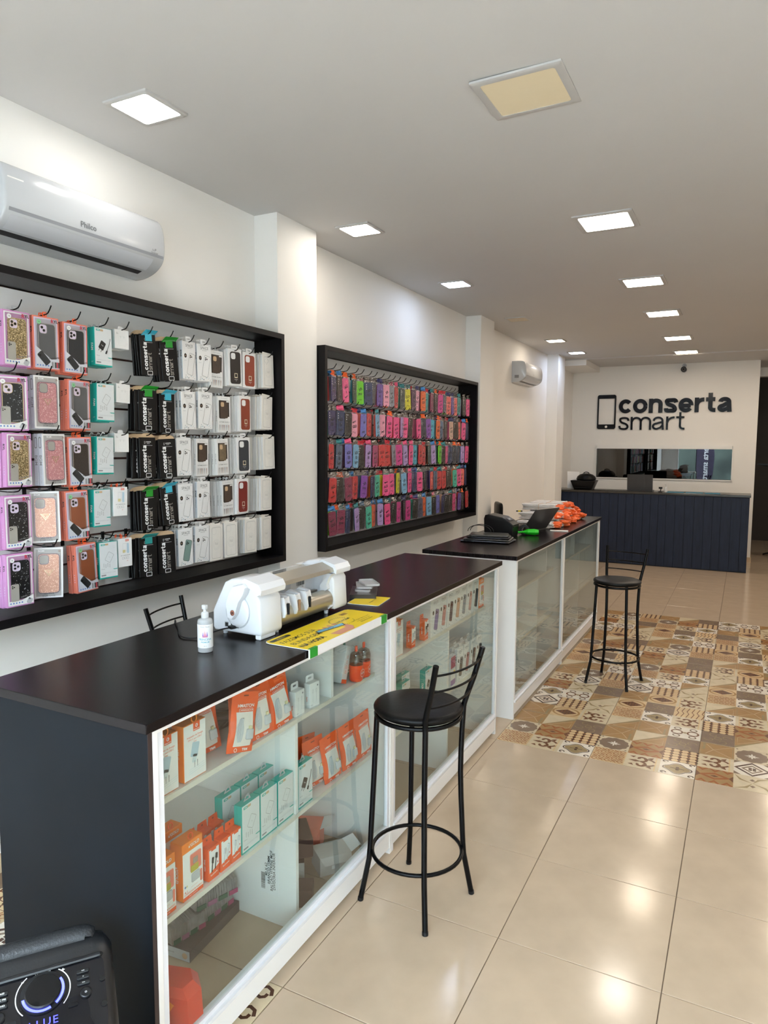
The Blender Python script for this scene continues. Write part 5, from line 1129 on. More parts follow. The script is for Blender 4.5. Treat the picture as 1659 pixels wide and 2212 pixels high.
# middle counter
stock('adaptor_box', 'adaptor_box', 'white and orange adaptor box at the left end of the middle counter top shelf', 'charger box', 3.085, S1, grp=GB)
for k, (y, x) in enumerate(((3.20, -1.60), (3.262, XS), (3.430, XS))):
    stock(('cable_box', 'cable_box_white', 'cable_box')[k], 'cable_box', 'small orange cable box on the middle counter top shelf, %s' % ('half hidden at the left', 'in front of the gap', 'just left of the divider')[k], 'cable box', y, S1, x, grp=GB)
for k, (c_, y) in enumerate((('lilac', 3.556), ('pink', 3.668), ('plum', 3.780), ('peach', 3.889), ('steel', 3.995), ('rose', 4.105), ('navy', 4.213), ('mauve', 4.290))):
    stock('space_%s_s' % c_, 'phone_case_box', 'white box picturing %s phone, middle counter top shelf' % {'plum': 'a plum', 'peach': 'a peach', 'steel': 'a steel blue'}.get(c_, 'a '+c_), 'phone case box', y, S1, -1.502 if c_ != 'mauve' else -1.53, grp=GB, dyaw=.03*(k % 3-1))
    if k in (0, 2, 4, 5): stock('space_%s_s' % c_, 'phone_case_box', 'white box standing right behind the %s phone box, top shelf' % c_, 'phone case box', y+.01, S1, -1.535, grp=GB)
stock('gold_box', 'charger_box', 'brown and orange box at the far end of the middle counter top shelf', 'charger box', 4.325, S1, grp=GB)
for k, (c_, y) in enumerate((('grey', 3.955), ('pink', 4.068), ('brown', 4.185), ('navy', 4.300))):
    stock('space_%s_s' % c_, 'phone_case_box', 'white box picturing a %s phone, middle counter lower shelf' % c_, 'phone case box', y, S2, grp=GB)
    stock('space_%s_s' % c_, 'phone_case_box', 'white box behind the %s phone box, lower shelf' % c_, 'phone case box', y+.01, S2, -1.54, grp=GB)
stock('accessory_pack', 'accessory_pack', 'pink and white accessory pack with a yellow dot, middle counter lower shelf', 'pack', 3.835, S2, grp=GB)
for k, (y, x) in enumerate(((3.0, -1.66), (3.13, -1.58), (3.12, -1.72), (3.26, -1.68), (3.30, -1.56), (3.42, -1.62), (3.56, -1.54))):
    stock('teal_cable_s' if k in (4, 6) else 'teal_line_s', 'charger_box', 'teal charger box in the middle counter lower left bay, %s from left' % ORD[k], 'charger box', y, S2, x, grp=GB)
carton('orange edged white box on the floor of the middle counter, behind the near stool', -1.55, 2.96, .001, PI/2, .10, .05, .17, AMBER, PAPER)
# ------------------------------------------------------------------ film cutting machine (local: X = length along the counter, -Y = towards the shop)
ZT = 1.1705
MW = mat('machine_white', (0.80, 0.82, 0.86), .22, vary=.005)
CHAMP = mat('champagne_metal', (0.48, 0.44, 0.36), .30, metal=.75, vary=.03)
mc = thing('cutting_machine', 'white desktop film cutting machine with champagne roller on the dark worktop', 'machine', (-1.735, 2.447, ZT), PI/2-.02)
mc.scale = (1, 1, 1.13)
L2 = .318
side = [(-.118, .022), (-.118, .030), (-.112, .135), (-.100, .152), (-.118, .160), (-.122, .178), (-.108, .192), (-.04, .205), (-.0, .205), (.030, .202), (.062, .188), (.120, .092), (.126, .080), (.126, .022), (.118, .014), (-.112, .014)]
def cap(x0, x1):
    g = G(); P = side; e = .008
    cy = sum(a for a, b in P)/len(P); cz = sum(b for a, b in P)/len(P)
    def Lp(x, s): return [(x, cy+(a-cy)*s, cz+(b-cz)*s) for a, b in P]
    g.loft([Lp(x0, .93), Lp(x0+e*.4, .975), Lp(x0+e, 1), Lp(x1-e, 1), Lp(x1-e*.4, .975), Lp(x1, .93)], MW); return g
cap(-L2, -L2+.138).obj('end_cap', mc, 40)
cap(L2-.110, L2).obj('end_cap', mc, 40)
g = G(); X = T(-L2, .0, 0) @ Ry(-PI/2); g.loft([[(a, b, z) for a, b in circ(r_, 28, .092, -.005)] for z, r_ in ((-.002, .057), (.004, .056), (.009, .050), (.011, .042))], MW, X); g.ring(circ(.0605, 28, 0, 0), circ(.0575, 28, 0, 0), 0, LGREY, 0, T(-L2-.0005, -.005, .092) @ Rz(-PI/2)); g.obj('hub_disc', mc, 40)
g = G(); arm = [(.030, .118), (.012, .160), (-.006, .185), (-.055, .196), (-.070, .185), (-.060, .160), (-.035, .130), (-.018, .085), (.000, .066), (.022, .070)]
g.loft([[(x, a*s, .13+(b-.13)*s) for a, b in arm] for x, s in ((-L2, 1), (-L2-.024, 1), (-L2-.032, .94))], MW); g.obj('lid_arm', mc, 40)
g = G(); lid = [(-.128, .158), (-.132, .176), (-.118, .196), (-.052, .212), (-.040, .206), (-.040, .190), (-.112, .168)]
for a, b in ((-L2-.014, -L2+.142), (L2-.14, L2+.003)): pass
g.loft([[(x, a_, b_) for a_, b_ in lid] for x in (-L2-.014, -L2+.142)], MW); g.obj('lid_end', mc, 40)
g = G(); g.loft([[(x, a_, b_) for a_, b_ in lid] for x in (L2-.115, L2+.004)], MW); g.obj('lid_end', mc, 40)
g = G(); g.prism(circ(.010, 16), 0, .004, S('copper', '#b77a66', .25, metal=.7), T(-L2-.030, -.005, .092) @ Ry(-PI/2)); g.prism(circ(.004, 10), .004, .006, BROWN, T(-L2-.030, -.005, .092) @ Ry(-PI/2)); g.obj('copper_bolt', mc)
g = G()
for a in (.052, .022, .000): g.box(-L2-.0012, -L2+.001, a-.012, a+.010, .030, .050, WGLOSS); g.box(-L2-.002, -L2+.001, a-.008, a+.007, .033, .047, BLACK)
g.obj('socket', mc)
g = G(); M0, M1 = -L2+.130, L2-.102
g.loft([[(x, a, b) for a, b in ((-.118, .168), (-.112, .182), (-.055, .202), (-.048, .198), (-.100, .176), (-.106, .168))] for x in (M0, M1)], CHAMP); g.obj('front_beam', mc)
g = G(); g.box(M0, M1, -.030, .05, .180, .186, glass('cover_film', (.88, .88, .86), 1.5, .06, opacity=.12)); g.obj('top_cover', mc)
g = G(); g.box(M0, M1, -.005, .10, .020, .176, MW); g.box(M0, M1, -.020, -.004, .148, .160, CHAMP); g.box(M0, M1, -.025, -.003, .080, .088, CHAMP); g.obj('inner_housing', mc)
g = G(); g.prism(circ(.040, 32), M0, M1, CHAMP, T(0, -.070, .052) @ Ry(PI/2)); g.obj('roller', mc, 40)
g = G(); g.box(M0, M1, -.045, -.02, .030, .050, BLACKP); g.obj('inner_rail', mc)
g = G(); X = T(.085, -.0055, .122); g.flat([(-.055, -.018), (.055, -.018), (.055, .020), (-.055, .020)], 0, PAPER, X); barcode(g, .018, .006, .06, .018, -.0006, X); g.text('PX3086241', .009, .018, -.010, -.0006, GREY, .01, X=X); g.obj('serial_label', mc)
g = G(); g.loft([[(M1-.03+q, a, b) for a, b in ((-.118, .160), (-.105, .150), (-.088, .118), (-.094, .098), (-.072, .085), (-.098, .040), (-.112, .028), (-.100, .018), (-.072, .028), (-.058, .070), (-.052, .11), (-.070, .130), (-.070, .165))] for q in (0, .026)], MW); g.prism(circ(.005, 10), 0, .002, CHROME, T(M1-.031, -.078, .075) @ Ry(-PI/2)); g.obj('bracket', mc)
for k, x in enumerate((M0+.045, M0+.122, M0+.198)):
    g = G(); g.loft([[(x+q, a, b) for a, b in ((-.120, .052), (-.126, .068), (-.120, .112), (-.110, .124), (-.040, .124), (-.035, .060), (-.060, .046))] for q in (-.026, -.018)], MW)
    g.loft([[(x+q, a, b) for a, b in ((-.100, .060), (-.116, .090), (-.108, .122), (-.060, .132), (-.040, .118), (-.040, .066))] for q in (.004, .020)], MW)
    g.box(x-.018, x+.004, -.112, -.05, .098, .120, MW); g.obj('clamp', mc)
    o = mc.children[-1]
    g = G(); g.prism(circ(.006, 10), -.020, .020, BLACKP if k != 1 else BRN_, T(x-.004, -.122, .082)); g.prism(circ(.0085, 12), .0, .012, CHROME, T(x+.020, -.085, .078) @ Ry(PI/2)); g.obj('clamp_roller', o)
for x in (-L2+.14, L2-.13):
    g = G(); g.lathe([(.009, 0), (.010, .014)], WGLOSS, 12, T(x, -.085, 0)); g.obj('foot', mc)
for x in (-L2+.03, L2-.03):
    g = G(); g.lathe([(.009, 0), (.010, .014)], WGLOSS, 12, T(x, .085, 0)); g.obj('foot', mc)
for x in (-L2+.04,):
    g = G(); g.cbox(-L2+.004, -L2+.10, -.112, -.085, .0, .018, MW, .003); g.obj('foot', mc)
g = G(); g.tube(smooth_path([(-1.752, 2.126, ZT+.040), (-1.80, 2.09, ZT+.030), (-1.86, 2.03, ZT+.006), (-1.93, 2.02, ZT+.005), (-2.02, 2.10, ZT+.006), (-2.09, 2.16, ZT+.005), (-2.135, 2.20, ZT-.02), (-2.15, 2.22, ZT-.3)], 5), .0032, BLACKP, 6); g.cbox(-.012, .012, -.03, .0, -.006, .006, BLACKP, .002, T(-1.752, 2.134, ZT+.041) @ Rz(-.3)); tag(g.obj('power_cable'), 'black power cable from the white machine over the worktop edge', 'cable')
g = G(); X = T(-1.77, 2.73, 1.3765) @ Rz(PI/2); g.box(-.07, .05, -.02, .06, 0, .001, PAPER, X); g.box(-.02, .045, -.01, .05, .001, .0014, GREY, X); tag(g.obj('paper_note'), 'small white printed note lying on the right end of the cutting machine', 'paper')
# spray bottle
t = thing('spray_bottle', 'clear spray bottle with white crown label beside the cutting machine', 'bottle', (-1.722, 1.925, ZT))
PETG = milky('bottle_plastic', (.80, .82, .84), .5)
g = G(); g.lathe([(.0, .001), (.026, .001), (.0275, .006), (.0275, .112), (.025, .120), (.012, .125)], PETG, 28); g.obj('body', t, 60)
g = G(); pr = [(.0278, .018), (.0278, .104)]; n = 24
g.loft([[(r*math.cos(a), r*math.sin(a), z) for a in [-2.5+3.6*k/n for k in range(n+1)]] for r, z in pr], PAPER, closed=False, caps=False); g.obj('label', t, 60)
g = G()
def curved(tx, size, z, m, bold=0, a0=-.87):
    vs, fs = txt(tx, size, bold); r = .0282; g.add([(r*math.cos(a0+a/r), r*math.sin(a0+a/r), z+b) for a, b in vs], fs, m)
curved('PARA TELAS', .0062, .096, GREY); curved('PRINCESA', .0105, .050, S('label_teal', '#4fa6b8', .5), .01); curved('PREMIUM', .0075, .040, S('label_teal', '#4fa6b8', .5), .01); curved('300 ml', .004, .026, GREY)
for k, (m_) in enumerate((S('crown_violet', '#7a5ab8', .5), S('crown_pink', '#d77fb8', .5), S('crown_coral', '#e08a8a', .5), S('crown_pink', '#d77fb8', .5), S('crown_violet', '#7a5ab8', .5))):
    a0 = -.87+(k-2)*.14; r = .0282; g.add([(r*math.cos(a0+a), r*math.sin(a0+a), z) for a, z in ((-.07, .062), (.07, .062), (.0, .080+.003*(2-abs(k-2))))], [(0, 1, 2)], m_)
a = [-.87+.07*k for k in range(-5, 6)]; g.loft([[(.0282*math.cos(q), .0282*math.sin(q), z) for q in a] for z in (.058, .063)], S('crown_rose', '#cf86a8', .5), closed=False, caps=False); g.obj('lettering', t)
g = G(); g.lathe([(.0132, .124), (.0138, .126), (.0138, .142), (.010, .146), (.006, .148), (.006, .158)], milky('cap_plastic', (.85, .87, .89), .6), 20); g.cbox(-.009, .009, -.008, .008, .156, .172, milky('cap_plastic', (.85, .87, .89), .6), .002); g.obj('spray_head', t, 50)
g = G(); g.tube([(0, 0, .124), (.005, .003, .010)], .0016, WGLOSS, 6); g.lathe([(.0, .003), (.0255, .003), (.0255, .020), (.0, .020)], glass('liquid', (.93, .94, .95), 1.3, .0), 20); g.obj('dip_tube', t)
# yellow leaflet boards
def leaflet(label, P0, P1, w, sm=False):
    """board lying on the worktop: P0 -> P1 is its front edge, w its width away from the shop"""
    P0, P1 = Vector(P0), Vector(P1); d = (P1-P0); L = d.length; rz = math.atan2(d.y, d.x)
    t = thing('leaflet_board', label, 'sign', (P0.x, P0.y, ZT), rz)
    g = G(); g.prism(rr(L, w, .014, 4, L/2, w/2) if sm else [(0, 0), (L, 0), (L, w-.03), (L-.006, w-.01), (L-.02, w), (.02, w), (.006, w-.01), (0, w-.03)], .001, .0035, PAPER); g.prism([(.001, .001), (L-.001, .001), (L-.001, w-.03), (L-.012, w-.008), (L-.024, w-.002), (.024, w-.002), (.012, w-.008), (.001, w-.03)], .0035, .004, YEL); g.obj('board', t)
    return t, L, w
lf, L, wd = leaflet('yellow promotional board with phone picture hanging over the worktop edge', (-1.3935, 2.105, 0), (-1.3935, 2.735, 0), .205)
XT = Rx(-PI/2)     # print coordinates (x, z) -> board (x, y)
def PX(dx, dy, z=.0044): return T(dx, dy, z) @ Rx(-PI/2)
g = G()
g.flat(rr(.125, .022, .010, 4), 0, BLACK, PX(.075, .178)); g.text('blindamos', .013, 0, 0, -.0004, YEL, .01, X=PX(.078, .178))
for k, (tx, b_) in enumerate((('FAZEMOS SUA', .0), ('BLINDAGEM', .0), ('NA HORA', .035))): g.text(tx, .036, 0, 0, 0, BLACK, b_+.006, X=PX((.135, .125, .10)[k], .132-.044*k))
g.text('BLINDAGEM', .023, 0, 0, 0, BLACK, .015, X=PX(.425, .110, .0044) @ Ry(-.0)); 
for k in range(14):
    a = PI*.12+k*PI*.76/13; g.flat(rr(.004, .008, .001, 1), 0, BLACK, PX(.425+.062*math.cos(a), .115+.045*math.sin(a)) @ Ry(-(a-PI/2)))
    a = -a; g.flat(rr(.003, .006, .001, 1), 0, BLACK, PX(.425+.062*math.cos(a), .105+.045*math.sin(a)) @ Ry(-(a-PI/2)))
for k, tx in enumerate(('Telas, relogios, tablets e todos', 'os dispositivos com tela', 'Aplicacao em minutos')): g.text(tx, .0115, 0, 0, 0, BLACK, .015 if k == 2 else 0, X=PX(.505, .064-.016*k))
g.flat(rr(.048, .024, .004, 3), 0, S('print_amber_dark', '#b07f10', .5), PX(.530, .165)); g.text('NOVO', .012, 0, 0, -.0004, BLACK, .02, X=PX(.530, .165)); g.obj('lettering', lf)
SKIN = S('print_skin', '#cf8f74', .5)
g = G(); g.flat([(-.06, -.060), (.05, -.062), (.085, -.035), (.09, .00), (.075, .03), (.05, -.02), (-.04, -.02), (-.075, -.02)], 0, SKIN, PX(.300, .065))
for k in range(4): g.flat(circ(.012, 10, -.045+.035*k, .040, .018), -.0003, SKIN, PX(.300, .065))
g.flat([(-.08, .028), (-.092, .004), (.078, -.022), (.098, .006)], -.0006, BLACK, PX(.300, .085)); g.flat([(-.075, .024), (-.084, .006), (.074, -.017), (.090, .005)], -.0009, S('print_blue', '#5fa8c4', .4), PX(.300, .085))
g.ring(circ(.020, 16, 0, .003, .008), circ(.017, 16, 0, .003, .0065), -.0012, BLACK, X=PX(.300, .085)); g.obj('phone_picture', lf)
g = G(); g.box(0, L, -.0045, -.001, -.030, .0035, PAPER); g.obj('folded_lip', lf)
for x in (.006, L-.056):
    g = G(); g.box(x, x+.050, -.0058, -.0042, -.031, .0045, LEAFG); g.box(x, x+.050, -.0058, .006, .0042, .0048, LEAFG); g.obj('green_tape', lf)
lf2, L_, w2 = leaflet('small yellow board lying flat behind the white machine right end', (-1.50, 2.86, 0), (-1.53, 3.05, 0), .16, True)
g = G(); g.text('blindagem na hora', .014, 0, 0, 0, BLACK, .01, X=PX(.095, .06)); g.obj('lettering', lf2)
# clear cases and a dark sleeve
g = G(); g.cbox(-.115, .115, -.065, .065, 0, .022, S('dark_box_print', '#2f2826', .3), .001, T(-1.69, 3.065, ZT) @ Rz(PI/2+.45)); g.box(-.08, -.02, -.03, .03, .0221, .0224, GREY, T(-1.69, 3.065, ZT) @ Rz(PI/2+.45)); tag(g.obj('flat_box'), 'dark printed flat box under the clear phone cases on the worktop', 'box')
for k, (x, y, a) in enumerate(((-1.70, 3.09, .35), (-1.71, 3.10, .55), (-1.69, 3.12, .75))):
    g = G(); X = T(x, y, ZT+.0235+.012*k) @ Rz(PI/2+a); o, i = rr(.155, .078, .014, 4), rr(.149, .072, .012, 4)
    g.loft([[(p, q, z) for p, q in l] for l, z in ((o, 0), (o, .010), (i, .010), (i, .0015))], PETG, X, caps=False); g.prism(o, 0, .0012, PETG, X); g.ring([(p, q) for p, q in rr(.03, .03, .008, 3, -.055, 0)], [(p, q) for p, q in rr(.026, .026, .007, 3, -.055, 0)], 0, LGREY, 0, X @ T(0, 0, .003) @ Rx(-PI/2))
    tag(g.obj('clear_case'), 'clear plastic phone case, %s of the three on the dark flat box' % ('lowest', 'middle', 'topmost')[k], 'phone case', 'clear cases on the dark box')
# ------------------------------------------------------------------ far counter top
for k in range(4):
    g = G(); random.seed(k+3); g.loft([[(a, b, z+random.uniform(-.003, .004)) for a, b in rr(.40-.03*k-2*e, .26-.02*k-2*e, .02, 3)] for z, e in ((0, .008), (.006, 0), (.012, .01))], BAGD if k % 2 else mat('black_bag_film', (.012, .012, .013), .3, bump=.4, bscale=14))
    o = g.obj('flat_bag'); o.location = (-1.80, 5.32+.01*k, ZT+.002+.0135*k); o.rotation_euler = (0, 0, .05+.08*k); tag(o, 'flat black bag in the stack beside the black printer, %s' % ('lowest', 'second up', 'third up', 'topmost')[k], 'bag', 'flat black bags')
g = G()
for s_ in (-1, 1): g.tube([(-1.90+.10*math.cos(a), 5.42+.03*s_, ZT+.062+.055*math.sin(a)) for a in [PI*k/10 for k in range(11)]], .003, BLACKP, 5)
tag(g.obj('bag_strap'), 'black looped strap lying on the stack of flat bags', 'strap')
t = thing('receipt_printer', 'black receipt printer with sloping top on the far counter', 'printer', (-1.80, 5.70, ZT), PI/2)
pr = [(-.10, 0), (-.105, .01), (-.115, .105), (-.075, .135), (-.02, .165), (.10, .185), (.13, .178), (.14, .15), (.135, 0)]
g = G(); g.loft([[(x*s, a*s_, b*s_) for a, b in pr] for x, s, s_ in ((-.088, 1, .95), (-.083, 1, 1), (.083, 1, 1), (.088, 1, .95))], BLACKP); g.obj('body', t, 30)
g = G(); g.box(-.055, .055, -.001, .001, -.018, .018, mat('printer_panel', (.10, .10, .11), .3), T(.0, -.060, .148) @ Rx(-1.05)); g.box(-.03, .0, -.002, .0, -.008, .008, LGREY, T(.0, -.060, .149) @ Rx(-1.05)); g.obj('control_panel', t)
g = G(); g.box(-.07, .07, -.118, -.109, .085, .091, BLACK); g.obj('paper_slot', t)
t = thing('tape_roll', 'black roll standing between the printer and the laptop', 'roll', (-1.665, 5.86, ZT+.046), .5)
g = G(); g.loft([[(r_*math.cos(q), y_, r_*math.sin(q)) for q in [2*PI*k/24 for k in range(24)]] for r_, y_ in ((.045, -.02), (.045, .02), (.022, .02), (.022, -.02))]+[[(.045*math.cos(q), -.02, .045*math.sin(q)) for q in [2*PI*k/24 for k in range(24)]]], BLACKP, caps=False); g.obj('ring', t, 40)
GRN = S('bright_green_plastic', '#1fc421', .35)
t = thing('green_scoop', 'bright green plastic tool with faceted head and long handle on the far counter', 'tool', (-1.60, 5.86, ZT), .35)
g = G(); g.loft([[(x, a*s, .028+b*s) for a, b in circ(.033, 8, 0, 0, .026)] for x, s in ((-.065, .35), (-.03, .95), (.03, 1.05), (.062, .75))], GRN); g.obj('head', t)
g = G(); g.tube([(-.06, 0, .028), (-.15, .0, .022), (-.26, 0, .014)], .009, GRN, 8, r2=.013); g.obj('handle', t, 40)
def laptop(label, loc, rz, op, W=.36, D=.24, m=None):
    m = m or mat('laptop_dark_grey', (.045, .045, .048), .35)
    t = thing('laptop', label, 'laptop', loc, rz)
    g = G(); g.cbox(-W/2, W/2, -D/2, D/2, 0, .016, m, .003); g.obj('base', t)
    g = G()
    for r_ in range(5):
        for k in range(13): g.box(-W/2+.022+k*(W-.044)/13+.001, -W/2+.022+(k+1)*(W-.044)/13-.001, .085-.021*r_-.018, .085-.021*r_, .016, .0178, BLACKP)
    g.obj('keyboard', t)
    g = G(); g.box(-.05, .05, -D/2+.012, -D/2+.075, .016, .0165, mat('touchpad_grey', (.08, .08, .085), .3)); g.obj('touchpad', t)
    X = T(0, D/2, .018) @ Rx(-op)
    g = G(); g.prism(rr(W, D, .008, 3, 0, 0), 0, .007, m, X @ Rx(PI/2) @ T(0, D/2, -.0035)); l = g.obj('lid', t)
    g = G(); g.box(-W/2+.01, W/2-.01, -.0045, -.0037, .012, D-.012, mat('laptop_screen_off', (.02, .022, .026), .12), X); g.obj('screen', l)
    return t
laptop('open dark laptop on the far counter seen from behind, lid leaning back', (-1.77, 6.22, ZT), -PI/2-.35, .62)
g = G(); g.prism(rr(.30, .20, .02, 3), 0, .006, S('salmon_folder', '#d98a7a', .4), T(-1.90, 6.02, ZT+.0005) @ Rz(.5)); tag(g.obj('folder'), 'salmon pink folder under the edge of the laptop on the far counter', 'folder')
g = G(); g.prism(rr(.16, .07, .01, 3), 0, .006, PAPER, T(-1.46, 6.28, ZT+.0005) @ Rz(.2)); tag(g.obj('notepad'), 'thin white pad near the counter edge beside the laptop', 'pad')
t = thing('tray', 'low black tray on the far counter behind the printer', 'tray', (-1.95, 6.15, ZT), .2); g = G(); g.cbox(-.08, .08, -.12, .12, .0, .045, BLACKP, .006); g.obj('body', t)
POLY = mat('white_poly_bag', (.74, .72, .70), .32, vary=.10, vscale=18, bump=.45, bscale=22)
ORP = mat('orange_poly_bag', srgb('#f2662a'), .28, vary=.2, vscale=16, bump=.6, bscale=20)
def bundle(i, x, y, z, rz, n=6, L=.40, lab=''):
    t = thing('bag_bundle', lab, 'bag bundle', (x, y, z), rz, 'white shipping bag bundles')
    for k in range(n):
        g = G(); random.seed(i*31+k); a, b = L/2-.02*random.random(), .085-.01*random.random(); z0 = .0098*k
        g.loft([[(p+.012*math.sin(7*q+k), q, zz+random.uniform(-.002, .002)) for p, q in rr(2*a-2*e, 2*b-2*e, .02, 3)] for zz, e in ((z0, .006), (z0+.004, 0), (z0+.0085, .008))], POLY); g.obj('bag', t)
    g = G(); random.seed(i); cx = L/2
    for k in range(5):
        a = random.uniform(-.06, .06); zz = random.uniform(.01, .055)
        lp = []
        for q, r_ in ((-.03, .022), (.01, .034), (.045, .030), (.07+random.random()*.02, .012)):
            lp.append([(cx-.02+q*.8+random.uniform(-.006, .006), a+.8*r_*math.cos(u)*random.uniform(.8, 1.3), max(.002, zz+r_*.6*math.sin(u)*random.uniform(.8, 1.3))) for u in [2*PI*s/8 for s in range(8)]])
        g.loft(lp, ORP)
    g.obj('orange_end', t)
    g = G(); g.tube([(0, -.089, .0), (0, -.089, n*.0098+.001), (0, .089, n*.0098+.001), (0, .089, .0)], .0014, S('rubber_band', '#c98a3a', .6), 5); g.obj('rubber_band', t)
spots = []
for lay, (n, x0, y0, dy, z) in enumerate(((6, -1.72, 6.50, .20, ZT), (5, -1.74, 6.62, .20, ZT+.068), (3, -1.78, 6.85, .22, ZT+.136))):
    for k in range(n): spots.append((lay, k, x0-.0*k+.03*(k % 2), y0+dy*k, z))
for i, (lay, k, x, y, z) in enumerate(spots):
    bundle(i, x, y, z, (-.08, .06, .02, -.12, .1, .0)[i % 6], 6, .36, 'bundle of white poly bags with orange end, %s layer, %s from the laptop' % (('bottom', 'middle', 'top')[lay], ORD[k]))
g = G(); g.cbox(-.03, .03, -.008, .008, 0, .012, BLACK, .002, T(-1.90, 6.52, ZT+.136) @ Rz(.3)); g.cbox(-.012, .012, -.0085, .0085, 0, .0125, YEL, .001, T(-1.90, 6.52, ZT+.136) @ Rz(.3)); 
tag(g.obj('marker'), 'short black and yellow marker lying on the white bag bundles', 'marker')
# ------------------------------------------------------------------ reception counter items
ZR = 1.2085
t = thing('printer', 'black inkjet printer at the left end of the reception counter', 'printer', (-2.45, 12.30, ZR), 0)
g = G(); g.loft([[(a, b, z) for a, b in rr(w_, d_, .02, 3)] for w_, d_, z in ((.30, .28, 0), (.31, .30, .02), (.40, .32, .13), (.42, .33, .15), (.40, .32, .155))], BLACKP); g.obj('body', t, 30)
g = G(); g.box(-.12, .12, -.20, -.14, .03, .036, BLACKP); g.obj('paper_tray', t)
t = thing('round_bag', 'round black folded bag resting on the reception printer', 'bag', (-2.42, 12.30, ZR+.158))
g = G(); g.lathe([(.0, 0), (.15, 0), (.165, .015), (.15, .06), (.11, .095), (.05, .115), (.0, .118)], VINYL, 24); g.obj('body', t, 50)
g = G(); g.tube([(.045*math.cos(a), 0, .115+.022*math.sin(a)) for a in [PI*k/8 for k in range(9)]], .008, BLACKP, 6); g.obj('handle', t)
g = G(); g.prism(rr(.21, .297, .002, 1), 0, .002, PAPER, T(-2.66, 12.40, ZR+.15) @ Rz(.3) @ Rx(1.35) @ Ry(.2)); o = g.obj('paper_sheet'); tag(o, 'white sheet of paper standing behind the reception printer', 'paper')
laptop('dark laptop standing open in the middle of the reception counter, lid towards the shop', (-1.53, 12.34, ZR), PI, .12, .40, .26)
t = thing('phone_holder', 'small black phone holder beside the reception laptop', 'holder', (-1.20, 12.12, ZR)); g = G(); g.cbox(-.03, .03, -.03, .03, 0, .012, BLACKP, .003); g.obj('base', t)
g = G(); g.tube([(0, 0, .01), (.005, .01, .05), (0, .0, .075)], .008, BLACKP, 8); g.cbox(-.028, .028, -.006, .006, .055, .085, BLACKP, .002); g.obj('arm', t)
t = thing('sanitizer_bottle', 'small clear pump bottle on the reception counter', 'bottle', (-1.12, 12.14, ZR)); g = G(); g.lathe([(.0, .001), (.024, .001), (.026, .01), (.025, .075), (.010, .088)], PETG, 16); g.obj('body', t, 50)
g = G(); g.lathe([(.008, .088), (.008, .105), (.004, .106), (.004, .125)], WGLOSS, 12); g.cbox(-.025, .006, -.005, .005, .122, .130, WGLOSS, .002); g.obj('pump', t)
BM = S('mat_blue', '#2c7a98', .5)
for k, (x, wd_) in enumerate(((-.98, .26), (-.70, .26), (-.44, .22))):
    g = G(); g.prism(rr(wd_, .22, .01, 3), .0005, .006, BM, T(x, 12.20, ZR) @ Rz(.05*k)); tag(g.obj('repair_mat'), 'blue repair mat on the reception counter, %s of three' % ('left', 'middle', 'right')[k], 'mat', 'blue mats on reception')
g = G(); g.tube(smooth_path([(-2.25, 12.16, ZR+.004), (-2.1, 12.12, ZR+.004), (-1.95, 12.14, ZR+.004), (-1.72, 12.20, ZR+.004)], 5), .004, BLACKP, 6); tag(g.obj('cable'), 'black cable on the reception counter between printer and laptop', 'cable')
t = thing('security_camera', 'small black bullet security camera on a bracket above the logo', 'camera', (-1.01, YB, 3.34), 0)
g = G(); g.prism(circ(.035, 16), 0, .012, WGLOSS, Rx(PI/2)); g.tube([(0, -.01, 0), (0, -.05, -.005), (0, -.07, -.03)], .012, WGLOSS, 8); g.obj('bracket', t)
g = G(); g.loft([[(r_*math.cos(q), y_, -.075+r_*math.sin(q)) for q in [2*PI*k/20 for k in range(20)]] for r_, y_ in ((.04, -.02), (.045, -.04), (.045, -.15), (.036, -.152), (.034, -.14))], BLACKP); g.obj('housing', t, 40)
g = G(); g.prism(circ(.016, 14), 0, .006, LENS, T(0, -.146, -.075) @ Rx(PI/2)); g.ring(circ(.026, 14, 0, -.075), circ(.021, 14, 0, -.075), -.1535, GREY); g.obj('lens', t)
# dark stand in the back corridor
t = thing('lamp_stand', 'black work lamp stand with a boom in the dark back corridor', 'stand', (.66, 14.3, 0))
g = G(); g.tube([(0, 0, .02), (0, 0, 1.55)], .022, BLACKP, 8); g.obj('pole', t)
g = G(); g.tube([(0, 0, 1.53), (-.22, -.02, 1.60), (-.42, -.05, 1.64)], .018, BLACKP, 8); g.box(-.46, -.30, -.08, -.02, 1.625, 1.655, BLACKP); g.obj('boom', t)
g = G(); g.lathe([(.0, .86), (.20, .87), (.22, .89), (.20, .92), (.0, .92)], VINYL, 20); g.tube([(-.25, 0, .70), (.0, 0, .88)], .02, BLACKP, 8); g.obj('tray', t)
for k in range(3):
    a = k*2.1+.9; g = G(); g.tube([(0, 0, .12), (.30*math.cos(a), .30*math.sin(a), .012)], .014, BLACKP, 6); g.obj('foot', t)
